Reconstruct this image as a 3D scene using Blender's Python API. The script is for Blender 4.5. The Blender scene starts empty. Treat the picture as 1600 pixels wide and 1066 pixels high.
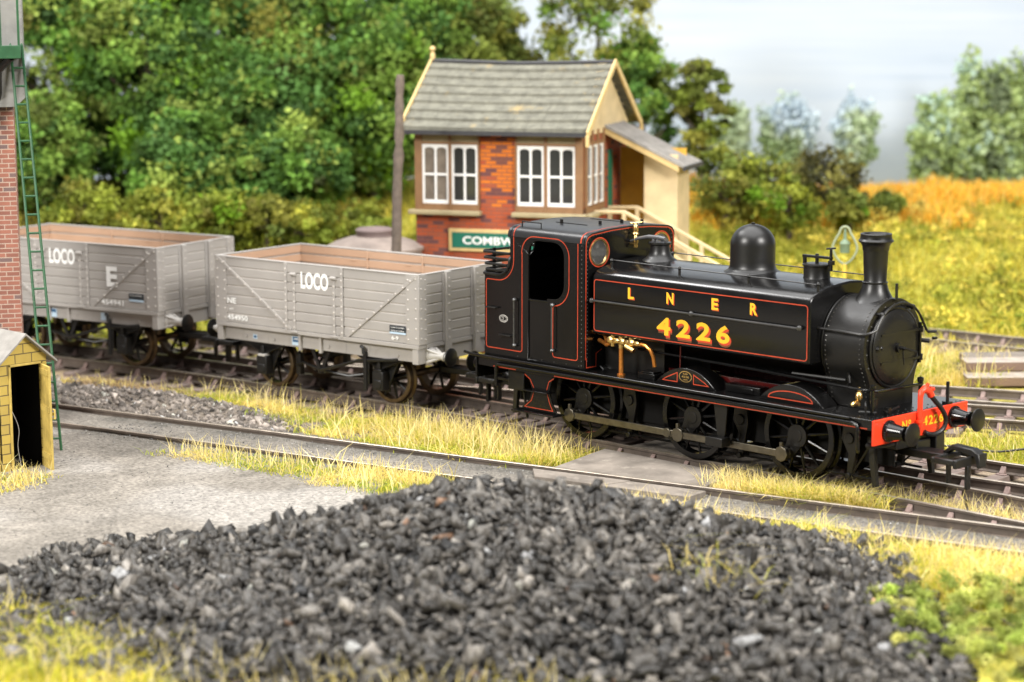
import bpy, bmesh, math, random
import numpy as np
from mathutils import Vector, Matrix
random.seed(7); RNG = np.random.default_rng(11)
PI = math.pi
scene = bpy.context.scene
COL = scene.collection

# ---------------------------------------------------------------- camera
CAM = np.array([22.2784, -28.9481, 8.0176]); YAW, PIT, ROL, FPX = -0.7963, 0.1596, -0.0057, 3545.57
def cam_axes():
    cy, sy, cp, sp = math.cos(YAW), math.sin(YAW), math.cos(PIT), math.sin(PIT)
    f = np.array([sy*cp, cy*cp, -sp]); r = np.array([cy, -sy, 0.]); u = np.cross(r, f)
    c, s = math.cos(ROL), math.sin(ROL)
    return c*r+s*u, -s*r+c*u, f
cr, cu_, cf = cam_axes()
cd = bpy.data.cameras.new('camera'); cam = bpy.data.objects.new('camera', cd); COL.objects.link(cam)
m = Matrix.Identity(4)
for i in range(3):
    m[i][0], m[i][1], m[i][2], m[i][3] = cr[i], cu_[i], -cf[i], CAM[i]
cam.matrix_world = m
cd.sensor_width = 36; cd.lens = FPX/1600*36; cd.clip_end = 500; cd.clip_start = .5
cd.dof.use_dof = True; cd.dof.focus_distance = 38.0; cd.dof.aperture_fstop = .375
scene.camera = cam
# layout grid: s metres to the right, t metres away from the baseboard edge
GR = np.array([math.cos(YAW), -math.sin(YAW)]); GF = np.array([math.sin(YAW), math.cos(YAW)])
def st(s, t): return CAM[:2] + GR*s + GF*t
def to_st(x, y):
    dx, dy = x-CAM[0], y-CAM[1]
    return dx*GR[0]+dy*GR[1], dx*GF[0]+dy*GF[1]

# ---------------------------------------------------------------- materials
MATS = {}
def nt(name):
    mt = bpy.data.materials.new(name); mt.use_nodes = True
    return mt, mt.node_tree, mt.node_tree.nodes['Principled BSDF']
def mat(name, col, rough=.5, metal=0., var=.12, vscale=3., bump=0., bscale=40., spec=.5, attr=None, dirt=None, coat=0.):
    """principled with object-space noise in colour, roughness and bump"""
    if name in MATS: return MATS[name]
    mt, t, b = nt(name); N, L = t.nodes.new, t.links.new
    tc = N('ShaderNodeTexCoord')
    nz = N('ShaderNodeTexNoise'); nz.inputs['Scale'].default_value = vscale; nz.inputs['Detail'].default_value = 6
    L(tc.outputs['Object'], nz.inputs['Vector'])
    ramp = N('ShaderNodeMapRange'); ramp.inputs['From Min'].default_value = .3; ramp.inputs['From Max'].default_value = .7
    ramp.inputs['To Min'].default_value = 1-var; ramp.inputs['To Max'].default_value = 1+var
    L(nz.outputs['Fac'], ramp.inputs['Value'])
    mul = N('ShaderNodeMix'); mul.data_type = 'RGBA'; mul.blend_type = 'MULTIPLY'; mul.inputs['Factor'].default_value = 1
    if attr:
        a = N('ShaderNodeAttribute'); a.attribute_name = attr; L(a.outputs['Color'], mul.inputs['A'])
    else: mul.inputs['A'].default_value = (*col, 1)
    L(ramp.outputs['Result'], mul.inputs['B'])
    src = mul.outputs['Result']
    if dirt:
        dcol, dscale, dlo = dirt
        n2 = N('ShaderNodeTexNoise'); n2.inputs['Scale'].default_value = dscale; n2.inputs['Detail'].default_value = 9; n2.inputs['Roughness'].default_value = .65
        L(tc.outputs['Object'], n2.inputs['Vector'])
        r2 = N('ShaderNodeMapRange'); r2.inputs['From Min'].default_value = dlo; r2.inputs['From Max'].default_value = dlo+.2
        L(n2.outputs['Fac'], r2.inputs['Value'])
        mx = N('ShaderNodeMix'); mx.data_type = 'RGBA'; L(r2.outputs['Result'], mx.inputs['Factor'])
        L(src, mx.inputs['A']); mx.inputs['B'].default_value = (*dcol, 1); src = mx.outputs['Result']
    L(src, b.inputs['Base Color'])
    rr = N('ShaderNodeMapRange'); rr.inputs['To Min'].default_value = max(.03, rough-.09); rr.inputs['To Max'].default_value = min(1, rough+.09)
    L(nz.outputs['Fac'], rr.inputs['Value']); L(rr.outputs['Result'], b.inputs['Roughness'])
    b.inputs['Metallic'].default_value = metal; b.inputs['Specular IOR Level'].default_value = spec
    if coat: b.inputs['Coat Weight'].default_value = coat; b.inputs['Coat Roughness'].default_value = .12
    if bump:
        n3 = N('ShaderNodeTexNoise'); n3.inputs['Scale'].default_value = bscale; n3.inputs['Detail'].default_value = 5
        L(tc.outputs['Object'], n3.inputs['Vector'])
        bp = N('ShaderNodeBump'); bp.inputs['Strength'].default_value = bump; bp.inputs['Distance'].default_value = .02
        L(n3.outputs['Fac'], bp.inputs['Height']); L(bp.outputs['Normal'], b.inputs['Normal'])
    MATS[name] = mt; return mt
def brick_mat(name, c1, c2, mortar, bw, bh, ms, patch=None, dark=None, rough=.8):
    mt, t, b = nt(name); N, L = t.nodes.new, t.links.new
    tc = N('ShaderNodeTexCoord'); sp = N('ShaderNodeSeparateXYZ'); L(tc.outputs['Object'], sp.inputs[0])
    ad = N('ShaderNodeMath'); L(sp.outputs['X'], ad.inputs[0]); L(sp.outputs['Y'], ad.inputs[1])
    cb = N('ShaderNodeCombineXYZ'); L(ad.outputs[0], cb.inputs['X']); L(sp.outputs['Z'], cb.inputs['Y'])
    br = N('ShaderNodeTexBrick'); L(cb.outputs[0], br.inputs['Vector'])
    br.inputs['Scale'].default_value = 1; br.inputs['Brick Width'].default_value = bw; br.inputs['Row Height'].default_value = bh
    br.inputs['Mortar Size'].default_value = ms; br.inputs['Mortar Smooth'].default_value = .3; br.inputs['Bias'].default_value = -.1
    br.inputs['Color1'].default_value = (*c1, 1); br.inputs['Color2'].default_value = (*c2, 1); br.inputs['Mortar'].default_value = (*mortar, 1)
    src = br.outputs['Color']
    nz = N('ShaderNodeTexNoise'); nz.inputs['Scale'].default_value = 1.6; nz.inputs['Detail'].default_value = 8; L(tc.outputs['Object'], nz.inputs['Vector'])
    def mth(op, a, b=None):
        n_ = N('ShaderNodeMath'); n_.operation = op
        for k_, q_ in enumerate((a, b)):
            if q_ is None: continue
            if isinstance(q_, (int, float)): n_.inputs[k_].default_value = q_
            else: L(q_, n_.inputs[k_])
        return n_.outputs[0]
    row = mth('FLOOR', mth('DIVIDE', sp.outputs['Z'], bh)); off = mth('MULTIPLY', mth('SUBTRACT', 1., mth('FLOORED_MODULO', row, 2.)), .5*bw)
    bn = mth('FLOOR', mth('DIVIDE', mth('ADD', ad.outputs[0], off), bw)); cell = N('ShaderNodeCombineXYZ'); L(bn, cell.inputs['X']); L(row, cell.inputs['Y'])
    wn = N('ShaderNodeTexWhiteNoise'); L(cell.outputs[0], wn.inputs['Vector'])
    face = mth('SUBTRACT', 1., br.outputs['Fac'])
    def over(fac, col):
        mx = N('ShaderNodeMix'); mx.data_type = 'RGBA'; L(mth('MULTIPLY', fac, face), mx.inputs['Factor']); L(src, mx.inputs['A']); mx.inputs['B'].default_value = (*col, 1); return mx.outputs['Result']
    if patch:
        pc, cen, rad = patch
        du = mth('MULTIPLY', mth('SUBTRACT', mth('MULTIPLY', bn, bw), cen[0]+cen[1]), 1.5); dv = mth('SUBTRACT', mth('MULTIPLY', row, bh), cen[2])
        dist = mth('SQRT', mth('ADD', mth('MULTIPLY', du, du), mth('MULTIPLY', dv, dv)))
        src = over(mth('MULTIPLY', mth('LESS_THAN', mth('ADD', dist, mth('MULTIPLY', wn.outputs['Value'], .55)), rad), .9), pc)
    if dark: src = over(mth('MULTIPLY', mth('GREATER_THAN', wn.outputs['Value'], .87), .8), dark)
    r = N('ShaderNodeMapRange'); r.inputs['To Min'].default_value = .7; r.inputs['To Max'].default_value = 1.3; L(nz.outputs['Fac'], r.inputs['Value'])
    mu = N('ShaderNodeMix'); mu.data_type = 'RGBA'; mu.blend_type = 'MULTIPLY'; mu.inputs['Factor'].default_value = 1; L(src, mu.inputs['A']); L(r.outputs[0], mu.inputs['B'])
    L(mu.outputs['Result'], b.inputs['Base Color']); b.inputs['Roughness'].default_value = rough; b.inputs['Specular IOR Level'].default_value = .25
    bp = N('ShaderNodeBump'); bp.inputs['Strength'].default_value = .5; bp.inputs['Distance'].default_value = .02; bp.invert = True
    L(br.outputs['Fac'], bp.inputs['Height']); L(bp.outputs['Normal'], b.inputs['Normal'])
    return mt

BLACK = mat('satin_black_paint', (.0045, .0043, .0043), .19, var=.25, vscale=2, bump=.025, bscale=120, spec=.40, dirt=((.010, .0095, .009), 14, .68))
SATIN = mat('satin_black_castings', (.0055, .0052, .005), .36, var=.2, vscale=3, bump=.03, bscale=100, spec=.45)
BLACKM = mat('matt_black_paint', (.0065, .006, .0055), .38, var=.2, vscale=4, bump=.04, bscale=90, spec=.40)
RIVET = mat('rivet_glint_grey', (.05, .047, .042), .3, metal=.3, var=.3, vscale=20)  # lighter grey stands in for glints on the black rivet heads
PLAST = mat('black_plastic', (.0075, .0072, .007), .40, var=.15, vscale=6, bump=.03, bscale=60)
INSIDE = mat('shade_and_frame_black', (.010, .0095, .009), .9, spec=.06)  # near-black paints the shade inside cab and hut; also used on the frames
ROOFBLK = mat('cab_roof_black', (.010, .0105, .0115), .34, var=.2, vscale=2, bump=.02, bscale=60)
RED = mat('vermilion_paint', (.78, .045, .012), .4, var=.1, vscale=5)
LINE = mat('red_lining', (.46, .05, .016), .45, var=.15, vscale=9)
DRED = mat('dark_red_frames', (.06, .004, .0035), .25)
YEL = mat('lettering_yellow', (.82, .46, .02), .45, var=.06)
SHADE = mat('lettering_red_shade', (.55, .05, .015), .45)
SHADE2 = mat('lettering_brown_shade', (.17, .05, .015), .45)
WHITEP = mat('white_lettering', (.82, .82, .8), .5, var=.05)
BRASS = mat('brass', (.72, .50, .20), .3, metal=1, var=.15, vscale=20)
COPPER = mat('copper', (.72, .28, .06), .35, metal=.85, var=.15, vscale=10)
STEEL = mat('rod_steel', (.15, .135, .105), .36, metal=.9, var=.2, vscale=8)
WIRE = mat('handrail_steel', (.10, .10, .10), .3, metal=.7, var=.2)
BRONZE = mat('tyre_bronze', (.14, .10, .06), .35, metal=.8, var=.25, vscale=6)
GREY = mat('wagon_grey', (.328, .308, .287), .55, var=.06, vscale=1.5, bump=.05, bscale=50, dirt=((.36, .33, .30), 5, .68))
GREYB = mat('pale_grey_metal', (.46, .44, .41), .5, var=.1)
TAN = mat('wagon_tan_boards', (.40, .265, .178), .65, var=.08, vscale=1.2, bump=.06, bscale=30)
BLUEL = mat('blue_label', (.035, .10, .20), .5)
BLKL = mat('black_label', (.02, .025, .03), .5)
LBLUE = mat('pale_blue_label', (.45, .58, .70), .5)
RAILM = mat('rail_side', (.105, .082, .066), .6, metal=.1, var=.25, vscale=5, bump=.05, bscale=80, dirt=((.16, .115, .08), 6, .6))
RAILT = mat('rail_head', (.40, .345, .28), .33, metal=.6, var=.2, vscale=5)
SLEEP = mat('sleeper_timber', (.19, .145, .125), .8, var=.25, vscale=4, bump=.2, bscale=40)
CHAIR = mat('rail_chair', (.235, .165, .145), .7, var=.2, vscale=9)
CARD = mat('crossing_board', (.19, .165, .14), .9, var=.32, vscale=1.7, bump=.5, bscale=22, dirt=((.30, .265, .225), 5, .55), spec=.2)
BOARDEDGE = mat('old_baulk', (.36, .31, .265), .8, var=.2, vscale=3, bump=.2, bscale=30)
BAULKD = mat('baulk_side', (.16, .105, .075), .85, var=.2, vscale=3, bump=.2, bscale=30)
GLASS, gt_, gb_ = nt('window_glass'); gb_.inputs['Base Color'].default_value = (.035, .036, .034, 1); gb_.inputs['Roughness'].default_value = .08; gb_.inputs['Specular IOR Level'].default_value = .6
SPECGL, gt_, gb_ = nt('spectacle_glass'); gb_.inputs['Base Color'].default_value = (.30, .29, .27, 1); gb_.inputs['Roughness'].default_value = .07; gb_.inputs['Metallic'].default_value = .85

# ---------------------------------------------------------------- mesh builder
class MB:
    def __init__(s): s.v, s.f, s.mi = [], [], []; s.cur = 0; s.mats = []
    def use(s, mt):
        if mt not in s.mats: s.mats.append(mt)
        s.cur = s.mats.index(mt); return s
    def add(s, vs, fs):
        o = len(s.v); s.v += [tuple(map(float, p)) for p in vs]
        for f in fs: s.f.append([i+o for i in f]); s.mi.append(s.cur)
        return s
    def box(s, x0, x1, y0, y1, z0, z1, M=None):
        vs = [(x, y, z) for x in (x0, x1) for y in (y0, y1) for z in (z0, z1)]
        if M is not None: vs = [tuple(M @ Vector(p)) for p in vs]
        return s.add(vs, [(0,1,3,2),(4,6,7,5),(0,4,5,1),(2,3,7,6),(0,2,6,4),(1,5,7,3)])
    def cyl(s, p0, p1, r0, r1=None, n=16, caps=True):
        r1 = r0 if r1 is None else r1
        p0, p1 = Vector(p0), Vector(p1); d = (p1-p0).normalized()
        a = d.orthogonal().normalized(); b = d.cross(a); vs = []
        for p, r in ((p0, r0), (p1, r1)):
            for k in range(n): vs.append(p + a*(r*math.cos(2*PI*k/n)) + b*(r*math.sin(2*PI*k/n)))
        fs = [(k, (k+1) % n, n+(k+1) % n, n+k) for k in range(n)]
        if caps: fs += [tuple(range(n-1, -1, -1)), tuple(range(n, 2*n))]
        return s.add(vs, fs)
    def tube(s, pts, r, n=8):
        pts = [Vector(p) for p in pts]; vs = []; ref = None
        for i, p in enumerate(pts):
            d = (pts[min(i+1, len(pts)-1)]-pts[max(i-1, 0)]).normalized()
            if ref is None: ref = d.orthogonal().normalized()
            a = (ref-d*ref.dot(d)).normalized(); ref = a; b = d.cross(a)
            rr = r[i] if isinstance(r, (list, tuple)) else r
            for k in range(n): vs.append(p+a*(rr*math.cos(2*PI*k/n))+b*(rr*math.sin(2*PI*k/n)))
        fs = []
        for i in range(len(pts)-1):
            for k in range(n): fs.append((i*n+k, i*n+(k+1) % n, (i+1)*n+(k+1) % n, (i+1)*n+k))
        fs += [tuple(range(n-1, -1, -1)), tuple(range((len(pts)-1)*n, len(pts)*n))]
        return s.add(vs, fs)
    def lathe(s, prof, c=(0, 0, 0), axis='z', n=48, seg=(0, 2*PI)):
        """prof: (r, h) pairs; axis z or y or x"""
        vs = []; full = abs(seg[1]-seg[0]-2*PI) < 1e-6; m = n if full else n+1
        for r, h in prof:
            for k in range(m):
                a = seg[0]+(seg[1]-seg[0])*k/n; u, w = r*math.cos(a), r*math.sin(a)
                if axis == 'z': p = (c[0]+u, c[1]+w, c[2]+h)
                elif axis == 'y': p = (c[0]+u, c[1]+h, c[2]+w)
                else: p = (c[0]+h, c[1]+u, c[2]+w)
                vs.append(p)
        fs = []
        for i in range(len(prof)-1):
            for k in range(n):
                k2 = (k+1) % m; q = (i*m+k, i*m+k2, (i+1)*m+k2, (i+1)*m+k)
                fs.append(q if axis != 'y' else q[::-1])
        return s.add(vs, fs)
    def prism(s, poly, a0, a1, axis='x'):
        """extrude 2D polygon; axis x: poly=(y,z); axis y: poly=(x,z); axis z: poly=(x,y)"""
        f = {'x': lambda p, h: (h, p[0], p[1]), 'y': lambda p, h: (p[0], h, p[1]), 'z': lambda p, h: (p[0], p[1], h)}[axis]
        n = len(poly); vs = [f(p, a0) for p in poly]+[f(p, a1) for p in poly]
        fs = [(k, (k+1) % n, n+(k+1) % n, n+k) for k in range(n)]+[tuple(range(n-1, -1, -1)), tuple(range(n, 2*n))]
        return s.add(vs, fs)
    def ribbon(s, pts, w, nrm, closed=False):
        """flat painted line of width w along pts lying in the plane of normal nrm"""
        pts = [Vector(p) for p in pts]; nrm = Vector(nrm).normalized(); n = len(pts); vs = []
        for i, p in enumerate(pts):
            a = pts[(i-1) % n] if (closed or i > 0) else p; b = pts[(i+1) % n] if (closed or i < n-1) else p
            d1 = (p-a); d2 = (b-p)
            d1 = d1.normalized() if d1.length > 1e-9 else d2.normalized(); d2 = d2.normalized() if d2.length > 1e-9 else d1
            d = (d1+d2).normalized(); sd = nrm.cross(d); k = 1/max(.4, sd.dot(nrm.cross(d1)))
            vs += [p+sd*(w/2*k), p-sd*(w/2*k)]
        fs = [(2*i, 2*i+1, 2*((i+1) % n)+1, 2*((i+1) % n)) for i in range(n if closed else n-1)]
        return s.add(vs, fs)
    def rivets(s, pts, nrm, r=.016):
        nrm = Vector(nrm).normalized(); a = nrm.orthogonal().normalized(); b = nrm.cross(a)
        for p in pts:
            p = Vector(p); vs = [p+a*(r*math.cos(k*PI/3))+b*(r*math.sin(k*PI/3)) for k in range(6)]
            vs += [p+nrm*r*.6+a*(r*.55*math.cos(k*PI/3))+b*(r*.55*math.sin(k*PI/3)) for k in range(6)]
            s.add(vs, [(k, (k+1) % 6, 6+(k+1) % 6, 6+k) for k in range(6)]+[tuple(range(6, 12))])
        return s
    def build(s, name, mt=None, parent=None, smooth=40, bevel=0., loc=None):
        me = bpy.data.meshes.new(name); me.from_pydata(s.v, [], s.f)
        mats = s.mats or [mt]
        for q in mats: me.materials.append(q)
        if s.mats: me.polygons.foreach_set('material_index', s.mi)
        bm = bmesh.new(); bm.from_mesh(me); bmesh.ops.recalc_face_normals(bm, faces=bm.faces) if s.recalc else None
        bm.to_mesh(me); bm.free()
        if smooth:
            me.polygons.foreach_set('use_smooth', [True]*len(me.polygons)); me.set_sharp_from_angle(angle=math.radians(smooth))
        ob = bpy.data.objects.new(name, me); COL.objects.link(ob)
        if parent is not None: ob.parent = parent
        if loc is not None: ob.location = loc
        if bevel:
            bv = ob.modifiers.new('edge', 'BEVEL'); bv.width = bevel; bv.segments = 2; bv.limit_method = 'ANGLE'; bv.angle_limit = math.radians(50); bv.harden_normals = False
        return ob
    recalc = True
_txt = {}
def text_geo(body, size=1., bold=0., xs=1., spacing=1.):
    key = (body, size, bold, xs, spacing)
    if key in _txt: return _txt[key]
    c = bpy.data.curves.new('lettering', 'FONT'); c.body = body; c.size = size; c.offset = bold; c.space_character = spacing; c.resolution_u = 4
    o = bpy.data.objects.new('lettering_tmp', c); COL.objects.link(o)
    dg = bpy.context.evaluated_depsgraph_get(); me = bpy.data.meshes.new_from_object(o.evaluated_get(dg))
    v = [(p.co.x*xs, p.co.y) for p in me.vertices]; f = [tuple(q.vertices) for q in me.polygons]
    bpy.data.objects.remove(o); bpy.data.curves.remove(c); bpy.data.meshes.remove(me)
    x0, x1 = min(p[0] for p in v), max(p[0] for p in v); y0, y1 = min(p[1] for p in v), max(p[1] for p in v)
    _txt[key] = (v, f, (x0, x1, y0, y1)); return _txt[key]
def put_text(mb, body, org, U, V, height, bold=0., width=None, spacing=1., off=(0, 0), lift=0., xs=1.):
    """letters with their bounding box's lower-left corner at org, scaled to the height (and width)"""
    v, f, (x0, x1, y0, y1) = text_geo(body, 1., bold, xs, spacing)
    k = height/(y1-y0); kx = k if width is None else width/(x1-x0)
    U, V, O = Vector(U), Vector(V), Vector(org); Nn = U.cross(V)
    mb.add([O+U*((p[0]-x0)*kx+off[0])+V*((p[1]-y0)*k+off[1])+Nn*lift for p in v], f)
    return (x1-x0)*kx
def tag(o, label=None, cat=None, group=None, kind=None):
    if label: o['label'] = label
    if cat: o['category'] = cat
    if group: o['group'] = group
    if kind: o['kind'] = kind
    return o
def thing(name, label, cat, loc=(0, 0, 0), rz=0, group=None):
    o = bpy.data.objects.new(name, None); COL.objects.link(o); o.empty_display_size = .2
    o.location = loc; o.rotation_euler = (0, 0, rz); return tag(o, label, cat, group)
def clone(o, parent=None, loc=None, rot=None, deep=True):
    c = o.copy(); COL.objects.link(c)
    if parent is not None: c.parent = parent
    if loc is not None: c.location = loc
    if rot is not None: c.rotation_euler = rot
    if deep:
        for ch in list(o.children): clone(ch, c)
    return c
def arc(cx, cz, r, a0, a1, n=8): return [(cx+r*math.cos(math.radians(a0+(a1-a0)*k/n)), cz+r*math.sin(math.radians(a0+(a1-a0)*k/n))) for k in range(n+1)]
def np_mesh(name, V, F4=None, F3=None, col=None, mt=None, parent=None, smooth=False):
    me = bpy.data.meshes.new(name); n4 = 0 if F4 is None else len(F4); n3 = 0 if F3 is None else len(F3)
    me.vertices.add(len(V)); me.vertices.foreach_set('co', np.asarray(V, np.float32).ravel())
    idx = np.concatenate(([np.asarray(F4, np.int32).ravel()] if n4 else [])+([np.asarray(F3, np.int32).ravel()] if n3 else []))
    me.loops.add(len(idx)); me.loops.foreach_set('vertex_index', idx)
    me.polygons.add(n4+n3)
    st_ = np.concatenate((np.arange(n4)*4, n4*4+np.arange(n3)*3)).astype(np.int32)
    me.polygons.foreach_set('loop_start', st_)
    if smooth: me.polygons.foreach_set('use_smooth', np.ones(n4+n3, bool))
    if col is not None:
        a = me.color_attributes.new('Col', 'FLOAT_COLOR', 'POINT'); c4 = np.ones((len(V), 4), np.float32); c4[:, :3] = col
        a.data.foreach_set('color', c4.ravel())
    me.update(calc_edges=True); me.validate()
    if mt: me.materials.append(mt)
    o = bpy.data.objects.new(name, me); COL.objects.link(o)
    if parent is not None: o.parent = parent
    return o

# ================================================================ locomotive
LOCO = thing('locomotive', 'black saddle tank steam locomotive with red lining and yellow 4226 on its tank', 'locomotive')
LOCO.rotation_euler = (-.008, 0, 0)
def plate(outer, holes, a0, a1, axis, mt, name, parent, bevel=.006):
    """flat plate with openings; outer and holes are loops in the plate's own plane"""
    bm = bmesh.new()
    f = {'x': lambda p: (a0, p[0], p[1]), 'y': lambda p: (p[0], a0, p[1])}[axis]
    for lp in [outer]+holes:
        vs = [bm.verts.new(f(p)) for p in lp]
        for i in range(len(vs)): bm.edges.new((vs[i], vs[(i+1) % len(vs)]))
    bmesh.ops.triangle_fill(bm, edges=bm.edges[:], use_beauty=True)
    g = bmesh.ops.extrude_face_region(bm, geom=bm.faces[:])
    d = Vector((a1-a0, 0, 0)) if axis == 'x' else Vector((0, a1-a0, 0))
    bmesh.ops.translate(bm, verts=[e for e in g['geom'] if isinstance(e, bmesh.types.BMVert)], vec=d)
    bmesh.ops.recalc_face_normals(bm, faces=bm.faces[:])
    me = bpy.data.meshes.new(name); bm.to_mesh(me); bm.free(); me.materials.append(mt)
    me.polygons.foreach_set('use_smooth', [True]*len(me.polygons)); me.set_sharp_from_angle(angle=math.radians(35))
    o = bpy.data.objects.new(name, me); COL.objects.link(o); o.parent = parent
    if bevel:
        b = o.modifiers.new('edge', 'BEVEL'); b.width = bevel; b.segments = 1; b.limit_method = 'ANGLE'; b.angle_limit = math.radians(60)
    return o
CW = 1.15
side = [(-6.85, 1.275), (-4.40, 1.275), (-4.40, 3.48), (-6.2, 3.48)]+arc(-6.5, 3.06, .3, 0, -90, 8)+[(-6.85, 2.76)]
hole = [(-5.74, 1.33), (-5.74, 3.2)]+arc(-5.5, 3.20, .24, 180, 90, 6)+arc(-5.11, 3.2, .24, 90, 0, 6)+arc(-5.13, 2.71, .26, 0, -90, 6)+[(-5.28, 2.45), (-5.28, 1.33)]
cabs = []
for s in (-1, 1):
    cs = plate(side, [hole], s*CW, s*(CW-.04), 'y', BLACK, 'cab_side', LOCO); cabs.append(cs)
    if s < 0:
        q = MB(); y = -CW-.003; P = lambda l: [(a, y, b) for a, b in l]
        q.ribbon(P([(-6.10, 3.47), (-6.10, 3.08)]+arc(-6.49, 3.06, .39, 0, -90, 10)+[(-6.76, 2.67)]+arc(-6.76, 2.63, .04, 90, 180, 3)+[(-6.80, 1.5)]+arc(-6.75, 1.49, .05, 180, 270, 3)
                   + [(-5.94, 1.44)]+arc(-5.94, 1.49, .05, -90, 0, 3)+[(-5.89, 3.2)]+arc(-5.59, 3.20, .31, 180, 90, 8)+arc(-5.05, 3.2, .31, 90, 0, 8)
                   + [(-4.74, 2.72)]+arc(-5.12, 2.72, .38, 0, -85, 8)+[(-5.13, 2.30), (-5.13, 1.5)]+arc(-5.08, 1.49, .05, 180, 270, 3)+[(-4.58, 1.44)]+arc(-4.58, 1.49, .05, -90, 0, 3)+[(-4.53, 3.47)]), .016, (0, -1, 0))
        q.build('lining', LINE, cs, smooth=0)
        q = MB().box(-5.735, -5.285, -1.125, -1.10, 1.30, 2.38); q.cyl((-5.74, -1.13, 2.39), (-5.27, -1.13, 2.39), .018, n=8)
        q.build('cab_door', BLACK, LOCO, bevel=.006)
        q = MB(); rr = [(-4.52+.0, z) for z in np.arange(1.4, 3.45, .075)]
        q.rivets([(-4.44, -CW, z) for z in np.arange(1.36, 3.46, .08)], (0, -1, 0), .012)
        q.rivets([(-6.0+.3*k, -CW, 1.35) for k in range(6)], (0, -1, 0), .010)
        q.build('rivet_seam', RIVET, cs)
        q = MB().use(WHITEP); pl_ = [(-6.36+.105*math.cos(a), y, 1.99+.062*math.sin(a)) for a in np.linspace(0, 2*PI, 25)[:-1]]
        q.use(GREYB).ribbon(pl_, .012, (0, -1, 0), True)
        q.ribbon([(-6.36+.075*math.cos(a), y, 1.99+.04*math.sin(a)) for a in np.linspace(0, 2*PI, 25)[:-1]], .008, (0, -1, 0), True)
        put_text(q, '3', (-6.385, y, 1.965), (1, 0, 0), (0, 0, 1), .05, .02, lift=.001)
        q.build('works_plate', None, cs, smooth=0)
        for zz, xa, xb in ((2.17, -6.75, -6.5), (1.70, -6.42, -6.12)):
            q = MB().box(xa, xb, -1.23, -1.15, zz-.012, zz+.012); q.build('lamp_bracket', BLACKM, LOCO, bevel=.004)
    for xx, zt, zb in ((-6.04, 2.36, 1.55), (-5.10, 2.36, 1.56)):
        q = MB().cyl((xx, s*1.21, zb), (xx, s*1.21, zt), .014, n=8)
        for z in (zb, zt): q.lathe([(0, -.04), (.03, -.025), (.04, 0), (.03, .025), (0, .04)], (xx, s*1.20, z), n=10); q.cyl((xx, s*1.15, z), (xx, s*1.2, z), .02, n=8)
        q.build('handrail', WIRE, LOCO)
roofp = [(-1.15, 3.478), (-1.137, 3.55), (-1.09, 3.615), (-.99, 3.655), (-.5, 3.70), (0, 3.715)]
roofp = roofp+[(-a, b) for a, b in roofp[-2::-1]]
frontp = [(-1.146, 1.275)]+roofp+[(1.146, 1.275)]
whole = lambda s: [(s*.79+.235*math.cos(a), 3.31+.235*math.sin(a)) for a in np.linspace(0, 2*PI, 29)[:-1]]
cf_ = plate(frontp, [whole(-1), whole(1)], -4.405, -4.37, 'x', BLACK, 'cab_front', LOCO, .004)
plate(frontp, [whole(-1), whole(1)], -6.20, -6.165, 'x', BLACK, 'cab_back', LOCO, .004)
q = MB()
for s in (-1, 1): q.ribbon([(-4.366, a, b) for a, b in [(s*.79+.25*math.cos(a), 3.31+.25*math.sin(a)) for a in np.linspace(0, 2*PI, 33)[:-1]]], .018, (1, 0, 0), True); q.build('window_ring', LINE, cf_, smooth=0); q = MB(); q.lathe([(.236, .0), (.232, .012), (.212, .012), (.208, -.01)], (-4.372, s*.79, 3.31), 'x', n=36); q.build('window_rim', BRASS, cf_); q = MB()
edge = [(a*.975, b-.035) for a, b in [(-1.15, 1.5)]+roofp+[(1.15, 1.5)]]
q.ribbon([(-4.366, a, b) for a, b in edge], .018, (1, 0, 0)); q.build('lining', LINE, cf_, smooth=0); q = MB(); q.ribbon([(-4.366, -1.10, 1.5), (-4.366, -1.10, 1.33), (-4.366, -.86, 1.33), (-4.366, -.86, 1.56), (-4.366, -.72, 1.62)], .015, (1, 0, 0))
q.build('lining', LINE, cf_, smooth=0)
q = MB(); L_ = []
for i in range(len(edge)-1):
    (a, b), (c, d) = edge[i], edge[i+1]; n_ = max(1, int(math.hypot(c-a, d-b)/.065))
    L_ += [(-4.37, (a+(c-a)*k/n_)*.965, b+(d-b)*k/n_-.02) for k in range(n_)]
q.rivets(L_, (1, 0, 0), .011); q.build('rivets', RIVET, cf_)
for s in (-1, 1):
    q = MB().cyl((-4.385, s*.79, 3.31), (-4.395, s*.79, 3.31), .236, n=28); q.build('spectacle_window', SPECGL, cf_)
q = MB(); inner = [(a*.985, b-.03) for a, b in roofp]
q.prism(roofp+inner[::-1], -6.26, -4.36, 'x'); rf = q.build('cab_roof', ROOFBLK, LOCO, bevel=.008)
q = MB(); q.box(-5.75, -5.0, -.45, -.43, 3.70, 3.712); q.box(-5.75, -5.0, .43, .45, 3.70, 3.712)
for xx, yy in ((-4.95, -.2), (-4.85, .25), (-5.6, -.5), (-4.6, .5)): q.box(xx, xx+.05, yy, yy+.03, 3.69, 3.77)
q.build('roof_vent', BLACKM, rf)
q = MB().tube([(-6.02, -1.02, 3.62), (-6.02, -1.02, 3.74), (-5.55, -1.02, 3.74), (-5.55, -1.02, 3.62)], .012); q.build('roof_rail', BLACKM, rf)
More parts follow.
